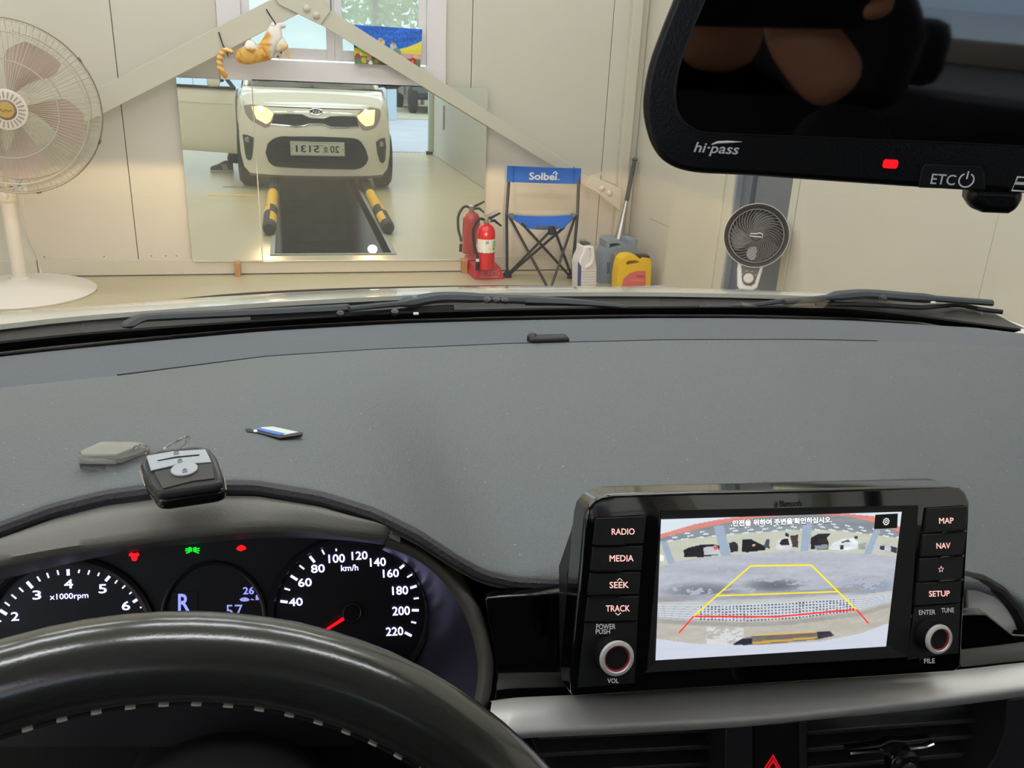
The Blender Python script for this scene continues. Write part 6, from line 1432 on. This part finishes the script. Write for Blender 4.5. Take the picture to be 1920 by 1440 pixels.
u0, v0 = rm.uv(1669, 307); mb = MB(); mb.slab(rm, [(u0 + x_ * .0027, v0 + y_ * .0016) for x_, y_ in ((-1, -.6), (-.8, -1), (.8, -1), (1, -.6), (1, .6), (.8, 1), (-.8, 1), (-1, .6))], .0002, .0007); part('status_light', mb, REDG, rv, False)
tpx('ETC', rm, 1744, 345, 1792, 348, 325, TXW, rv, .0012, bold=.01, shear=.15)
po = rm.px(1812, 338, .0012)
mb = MB(); mb.tube([po + .0026 * (rm.ex * sin(a) + rm.ey * cos(a)) for a in np.linspace(.5, 2 * pi - .5, 22)], .0003, 5); part('power_symbol', mb, TXW, rv)
mb = MB(); mb.tube([po + rm.ey * .0005, po + rm.ey * .0034], .0003, 5); part('power_symbol', mb, TXW, rv)
mb = MB(); mb.pxslab(rm, [(1722, 352), (1728, 318), (1735, 308), (1840, 312), (1846, 322), (1848, 357)], .0001, .0009); part('button', mb, mat('mirror_button', (24, 23, 24), .4), rv, bevel=.0004)
mb = MB(); mb.tube([rm.px(*p, .0012) for p in ((1897, 357), (1908, 332), (1935, 334), (1945, 360))], .0004, 5, closed=True); part('card_symbol', mb, TXW, rv)
mb = MB(); mb.pxslab(rm, [(1905, 341), (1940, 343), (1939, 348), (1902, 346)], .0010, .0014); part('card_symbol', mb, TXW, rv, False)
mb = MB(); mb.pxslab(rm, [(1818, 350), (1816, 378), (1826, 394), (1846, 402), (1895, 404), (1912, 396), (1920, 378), (1924, 352)], -.014, -.002); part('lower_pod', mb, MRB, rv, bevel=.004, seg=4)
mp = rm.px(1950, 60, -.02); mb = MB(); mb.tube([mp, mp + np.array([.0, .05, .03]), screen_pt(mp[0], 1.34)], [.014, .012, .02], 12); part('mount_arm', mb, MRB, rv)
# ================================================================== BEHIND THE LENS (seen only in mirrors)
SEAT = mat('seat_cloth_dark_blue', (44, 46, 54), .8, bump=.4, bs=300, var=.1, vs=20)
def seat(x, lb):
    t = thing('car_seat', lb, 'seat', (x, -.45, .25))
    mb = MB(); mb.span((x - .25, -.52, .28), (x + .25, .02, .45)); part('cushion', mb, SEAT, t, bevel=.05, seg=4)
    f0 = Frame((x, -.52, .45), (1, 0, 0), (0, -1, -.22))
    ol = [(-.24, -.02), (-.26, .25), (-.23, .48), (-.16, .56), (.16, .56), (.23, .48), (.26, .25), (.24, -.02)]
    mb = MB(); mb.slab(f0, ol, -.05, .06); part('backrest', mb, SEAT, t, bevel=.03, seg=4)
    mb = MB(); mb.slab(f0, [(-.12, .60), (-.13, .70), (-.10, .76), (.10, .76), (.13, .70), (.12, .60)], -.04, .05); part('headrest', mb, SEAT, t, bevel=.03, seg=4)
    for s in (-.05, .05):
        mb = MB(); mb.tube([f0.pt(s, .5), f0.pt(s, .64)], .006, 8); part('headrest_post', mb, CHROME, t)
    mb = MB(); mb.tube([f0.pt(u * .92, v, -.052) for u, v in ol[1:-1]], .0015, 5); part('seat_stitch', mb, ST, t)
    return t
seat(.47, 'dark cloth front passenger seat, seen in the rear-view mirror')
seat(-.07, 'dark cloth driver seat behind the camera')
rb = thing('rear_bench', 'dark cloth rear bench seat under the rear window', 'seat', (CX, -1.15, .3))
mb = MB(); mb.span((CX - .6, -1.2, .3), (CX + .6, -.75, .48)); part('cushion', mb, SEAT, rb, bevel=.04)
mb = MB(); mb.span((CX - .6, -1.3, .45), (CX + .6, -1.15, .95)); part('backrest', mb, SEAT, rb, bevel=.04)
for x in (-.35, .35):
    mb = MB(); mb.span((CX + x - .11, -1.27, .96), (CX + x + .11, -1.19, 1.08)); part('headrest', mb, SEAT, rb, bevel=.03)
bl = thing('seat_belt', 'black seat belt hanging from the right pillar', 'seat belt', (.86, -.3, .5))
mb = MB(); mb.tube([(.86, -.28, 1.28), (.87, -.30, .9), (.88, -.32, .45)], .022, 6, flat=.1); part('strap', mb, BLACKS, bl)

# the photographer: seated, left leg out of the door, phone in the hand
pe = thing('person', 'person in dark clothes seated with one foot out of the open door, holding a phone', 'person', (-.12, -.2, .45))
DKC = mat('dark_clothes', (34, 33, 38), .9, bump=.3, bs=300); TRS = mat('dark_trousers', (62, 58, 62), .9, bump=.3, bs=200)
V = [(-.10, -.28, .56), (-.10, -.31, .75), (-.10, -.35, .95), (-.10, -.36, 1.07), (-.10, -.35, 1.13),
     (-.27, -.34, 1.05), (-.32, -.26, .85), (-.20, -.10, .82), (.07, -.34, 1.05), (.15, -.26, .86), (.12, -.10, 1.0),
     (.115, -.085, 1.17)]
Ed = [(0, 1), (1, 2), (2, 3), (3, 4), (3, 5), (5, 6), (6, 7), (3, 8), (8, 9), (9, 10), (10, 11)]
skin('jacket', V, Ed, [(.16, .12), (.16, .11), (.17, .11), (.12, .09), .055, .075, .055, .042, .075, .060, .055, .045], DKC, pe, 2)
V = [(-.10, -.26, .54), (-.20, -.20, .54), (-.42, .02, .56), (-.50, .13, .50), (-.585, .24, .28), (-.625, .275, .165), (-.638, .284, .10), (-.02, -.18, .54), (.02, .10, .56), (.02, .16, .52), (.04, .34, .34)]
skin('trousers', V, [(0, 1), (1, 2), (2, 3), (3, 4), (4, 5), (5, 6), (0, 7), (7, 8), (8, 9), (9, 10)], [.12, .10, .080, .078, .075, .080, .082, .10, .08, .07, .06], TRS, pe, 2)
V = [(-.10, -.35, 1.12), (-.10, -.345, 1.17), (-.10, -.33, 1.23), (-.10, -.325, 1.29), (-.10, -.33, 1.33)]
skin('head', V, [(0, 1), (1, 2), (2, 3), (3, 4)], [.05, .05, .068, .078, .06], HANDM, pe, 2)
mb = MB(); mb.lathe([(.082, -.02), (.086, .02), (.075, .06), (.045, .082), (0, .088)], (-.10, -.345, 1.30), (0, -.15, 1), 24); part('hair', mb, mat('black_hair', (26, 22, 22), .8, bump=.5, bs=200), pe)
for x in (-.13, -.07): mb = MB(); mb.lathe([(.009, 0), (.007, .004), (0, .006)], (x, -.257, 1.275), (0, 1, 0), 12); part('eye', mb, mat('eye_dark', (40, 30, 26), .2), pe)
mb = MB(); mb.tube([(-.10, -.262, 1.27), (-.10, -.240, 1.235), (-.10, -.252, 1.228)], [.007, .013, .010], 10); part('nose', mb, HANDM, pe)
mb = MB(); mb.tube([(-.12, -.256, 1.205), (-.10, -.250, 1.203), (-.08, -.256, 1.205)], [.003, .006, .003], 8); part('mouth', mb, mat('lips', (176, 100, 90), .5), pe)
for x in (-.178, -.022): mb = MB(); mb.tube([(x, -.33, 1.285), (x, -.322, 1.26), (x, -.328, 1.235)], [.010, .013, .008], 8, flat=1.5); part('ear', mb, HANDM, pe)
# right hand round the phone, level with the lens but behind it
view = R.T @ np.array([0, 0, 1.]); vr = R.T @ np.array([1., 0, 0]); vu = R.T @ np.array([0, -1., 0])
PC = C - view * .016 + vr * .055 - vu * .012
skin('hand', [(.115, -.085, 1.17), tuple(PC - vu * .05 - view * .03 + vr * .02), tuple(PC - vu * .015 - view * .035 + vr * .045), tuple(PC + vu * .012 - view * .032 + vr * .05)], [(0, 1), (1, 2), (2, 3)], [.026, (.022, .034), (.016, .034), (.012, .028)], HANDM, pe, 2)
for k, (du, ln) in enumerate(((.030, .050), (.012, .056), (-.006, .054), (-.022, .044))):
    b0 = PC + vr * .052 + vu * du - view * .03
    skin('finger', [tuple(b0), tuple(b0 + vr * .032 + view * .004), tuple(b0 + vr * .036 + view * .026), tuple(b0 + vr * (.036 - ln * .35) + view * .034)], [(0, 1), (1, 2), (2, 3)], [.0095, .009, .0085, .007], HANDM, pe, 1)
b0 = PC - vu * .045 - view * .028 + vr * .01
skin('thumb', [tuple(b0), tuple(b0 - vr * .025 + vu * .008 - view * .004), tuple(b0 - vr * .045 + vu * .022 - view * .002)], [(0, 1), (1, 2)], [.013, .011, .009], HANDM, pe, 1)
ph = thing('mobile_phone', 'dark mobile phone held up to take the picture', 'phone', PC)
mb = MB(); mb.box(PC, (.155, .074, .008), (vr, vu, view)); part('phone_body', mb, BLACKS, ph, bevel=.003)
# sneakers
def shoe(toe, heel, lb, name='shoe'):
    toe, heel = np.array(toe, float), np.array(heel, float); d = toe - heel; ln = np.linalg.norm(d); d /= ln; sd_ = np.cross((0, 0, 1), d)
    t = name
    w = lambda s: .034 + .016 * sin(pi * min(1, max(0, s)) ** .8)
    ol = [heel + d * ln * s + sd_ * w(s) for s in np.linspace(.03, .97, 12)] + [toe] + [heel + d * ln * s - sd_ * w(s) for s in np.linspace(.97, .03, 12)] + [heel]
    mb = MB(); mb.prism([p + np.array([0, 0, .030]) for p in ol], [p + np.array([0, 0, .002]) for p in ol]); part('shoe_sole', mb, mat('sole_white', (205, 205, 200), .6), pe, bevel=.004)
    G = []
    for s in np.linspace(.02, .98, 14):
        h = np.interp(s, [0, .1, .3, .45, .7, .9, 1], [.085, .10, .105, .092, .058, .045, .02]); c0 = heel + d * ln * s; ww = w(s) * .96
        G.append([c0 + sd_ * ww * cos(a) * (1 if sin(a) < .5 else .9) + np.array([0, 0, .028 + h * sin(a) ** .8]) for a in np.linspace(0.0001, pi - .0001, 11)])
    mb = MB(); mb.grid(G); part('shoe_upper', mb, mat('shoe_dark', (72, 74, 70), .7), pe)
    for s in (.42, .5, .58):
        c0 = heel + d * ln * s; h = float(np.interp(s, [0, .1, .3, .45, .7, .9, 1], [.085, .10, .105, .092, .058, .045, .02]))
        mb = MB(); mb.tube([c0 + sd_ * .02 + np.array([0, 0, .028 + h * .97]), c0 + np.array([0, 0, .034 + h]), c0 - sd_ * .02 + np.array([0, 0, .028 + h * .97])], .004, 5); part('shoe_lace', mb, mat('lace_white', (210, 210, 205), .7), pe)
    for s in (.30, .38, .46):
        for sg in (-1, 1):
            c0 = heel + d * ln * s + sd_ * sg * (w(s) * .98); mb = MB(); mb.tube([c0 + np.array([0, 0, .034]) - d * .012, c0 - sd_ * sg * .012 + np.array([0, 0, .095]) + d * .012], .005, 5); part('shoe_stripe', mb, mat('stripe_white', (205, 205, 200), .6), pe)
    c0 = toe - d * .03; mb = MB(); mb.tube([c0 + sd_ * .03 + (0, 0, .034), c0 + d * .018 + (0, 0, .045), c0 - sd_ * .03 + (0, 0, .034)], .011, 8); part('shoe_toe_cap', mb, mat('stripe_white', (205, 205, 200), .6), pe)
shoe((-.895, .30, 0), (-.64, .27, 0), '')

# ================================================================== pieces that belong to a part go one level deeper
def nest(root_prefix, kids, target):
    base = lambda o: o.name.split('.')[0]
    for r in [o for o in bpy.data.objects if o.parent is None and base(o) == root_prefix]:
        tg = [c for c in r.children if base(c) == target]
        if not tg: continue
        def cen(o): b = np.array(o.bound_box); return b.mean(0), b.min(0), b.max(0)
        info = [(t,) + cen(t) for t in tg]
        for c in list(r.children):
            if base(c) in kids and c not in tg:
                p = cen(c)[0]
                best = min(info, key=lambda i: (np.maximum(0, np.maximum(i[2] - p, p - i[3])) ** 2).sum() * 100 + ((i[1] - p) ** 2).sum())[0]
                c.parent = best
nest('hatchback_car', ['headlamp_reflector', 'headlamp_bulb'], 'headlamp')
nest('hatchback_car', ['fog_lamp'], 'fog_recess')
nest('hatchback_car', ['grille_chrome'], 'grille')
nest('hatchback_car', ['grille_bar'], 'lower_grille')
for c in [c for c in car.children if c.name.startswith('lettering')]:
    b = np.array(c.bound_box); z = b[:, 2].mean()
    t = 'badge' if z > .65 else 'number_plate'; c.parent = bpy.data.objects[t]
nest('hatchback_car', ['plate_border', 'plate_screw'], 'number_plate')
nest('hatchback_car', ['badge_rim'], 'badge')
nest('hatchback_car', ['wheel_rim'], 'tyre')
nest('hatchback_car', ['door_frame', 'window_seal', 'door_card', 'door_crease'], 'driver_door')
nest('hatchback_car', ['wiper_rubber'], 'wiper_blade')
nest('hatchback_car', ['wiper_nut'], 'wiper_arm')
nest('hatchback_car', ['screen_frit_band'], 'windscreen')
nest('folding_chair', ['lettering', 'seam'], 'backrest')
nest('folding_chair', ['corner_patch'], 'seat')
nest('folding_chair', ['foot'], 'leg')
nest('fire_extinguisher', ['label_print', 'lettering'], 'label_sleeve')
nest('fire_extinguisher', ['white_band', 'nozzle'], 'hose')
nest('extinguisher_stand', ['lettering'], 'stand_body')
nest('pedestal_fan', ['slot', 'gold_disc', 'emblem_script'], 'grille_badge')
nest('pedestal_fan', ['knob'], 'collar')
nest('pedestal_fan', ['grille_clip'], 'rear_grille')
nest('wall_fan', ['dial', 'dial_mark'], 'control_panel')
nest('wall_fan', ['emblem'], 'grille_cap')
nest('plastic_canister', ['lettering', 'label_print'], 'pink_label')
nest('infotainment_unit', ['guide_line', 'settings_tile', 'settings_gear'], 'camera_picture')
nest('infotainment_unit', ['knurl', 'knob_ring', 'red_ring', 'knob_cap'], 'knob')
for c in [c for c in hu.children if c.name.split('.')[0] in ('lettering', 'arrow', 'star_symbol', 'wireless_mark')]:
    b = np.array(c.bound_box).mean(0); best = None
    for t in hu.children:
        n = t.name.split('.')[0]
        if n in ('button', 'knob_panel', 'camera_picture'):
            q = np.array(t.bound_box); lo, hi = q.min(0) - .004 * (n != 'x'), q.max(0) + .004
            if np.all(b > lo) and np.all(b < hi):
                s_ = ((q.mean(0) - b) ** 2).sum() * (1 if n != 'camera_picture' else 1)
                if best is None or s_ < best[0]: best = (s_, t)
    c.parent = best[1] if best else bpy.data.objects[[x.name for x in hu.children if x.name.startswith('housing')][0]]
nest('instrument_cluster', ['tick_mark', 'lettering', 'car_icon', 'road_icon', 'fuel_icon', 'red_warning_icon', 'green_lamp_icon', 'gear_display'], 'cluster_face')
nest('instrument_cluster', ['hub_ring', 'needle'], 'needle_hub')
nest('steering_wheel', ['stitch', 'rim_seam', 'grip_seam'], 'rim')
nest('dashboard', ['sensor_dome'], 'light_sensor')
nest('dashboard', ['seam_groove'], 'dash_far_strip')
nest('centre_air_vents', ['hazard_triangle'], 'switch_panel')
nest('centre_air_vents', ['knob_wing', 'knob_wing_trim', 'knob_rim', 'knob_cap'], 'vent_knob')
nest('key_fob', ['band_slot'], 'silver_band')
nest('key_fob', ['key_icon'], 'oval_button')
nest('key_fob', ['chrome_edge'], 'lower_shell')
nest('key_tag', ['insert_base'], 'insert_card')
nest('memory_card', ['white_label', 'blue_label', 'lock_tab'], 'card_body')
nest('rear_view_mirror', ['glass_lip'], 'mirror_glass')
nest('rear_view_mirror', ['button', 'status_light', 'card_symbol'], 'housing')
nest('paper_notice', ['lettering'], 'sheet')
nest('car_seat', ['headrest_post'], 'headrest')
nest('car_seat', ['seat_stitch'], 'backrest')
nest('person', ['hair', 'eye', 'nose', 'mouth', 'ear'], 'head')
nest('person', ['finger', 'thumb'], 'hand')
nest('person', ['shoe_lace', 'shoe_stripe', 'shoe_toe_cap', 'shoe_sole'], 'shoe_upper')
nest('plush_cat', ['eye', 'ear'], 'body')
nest('opposite_workshop', ['door_post'], 'wall_panel')
nest('steel_brace', ['bolt'], 'gusset_plate')
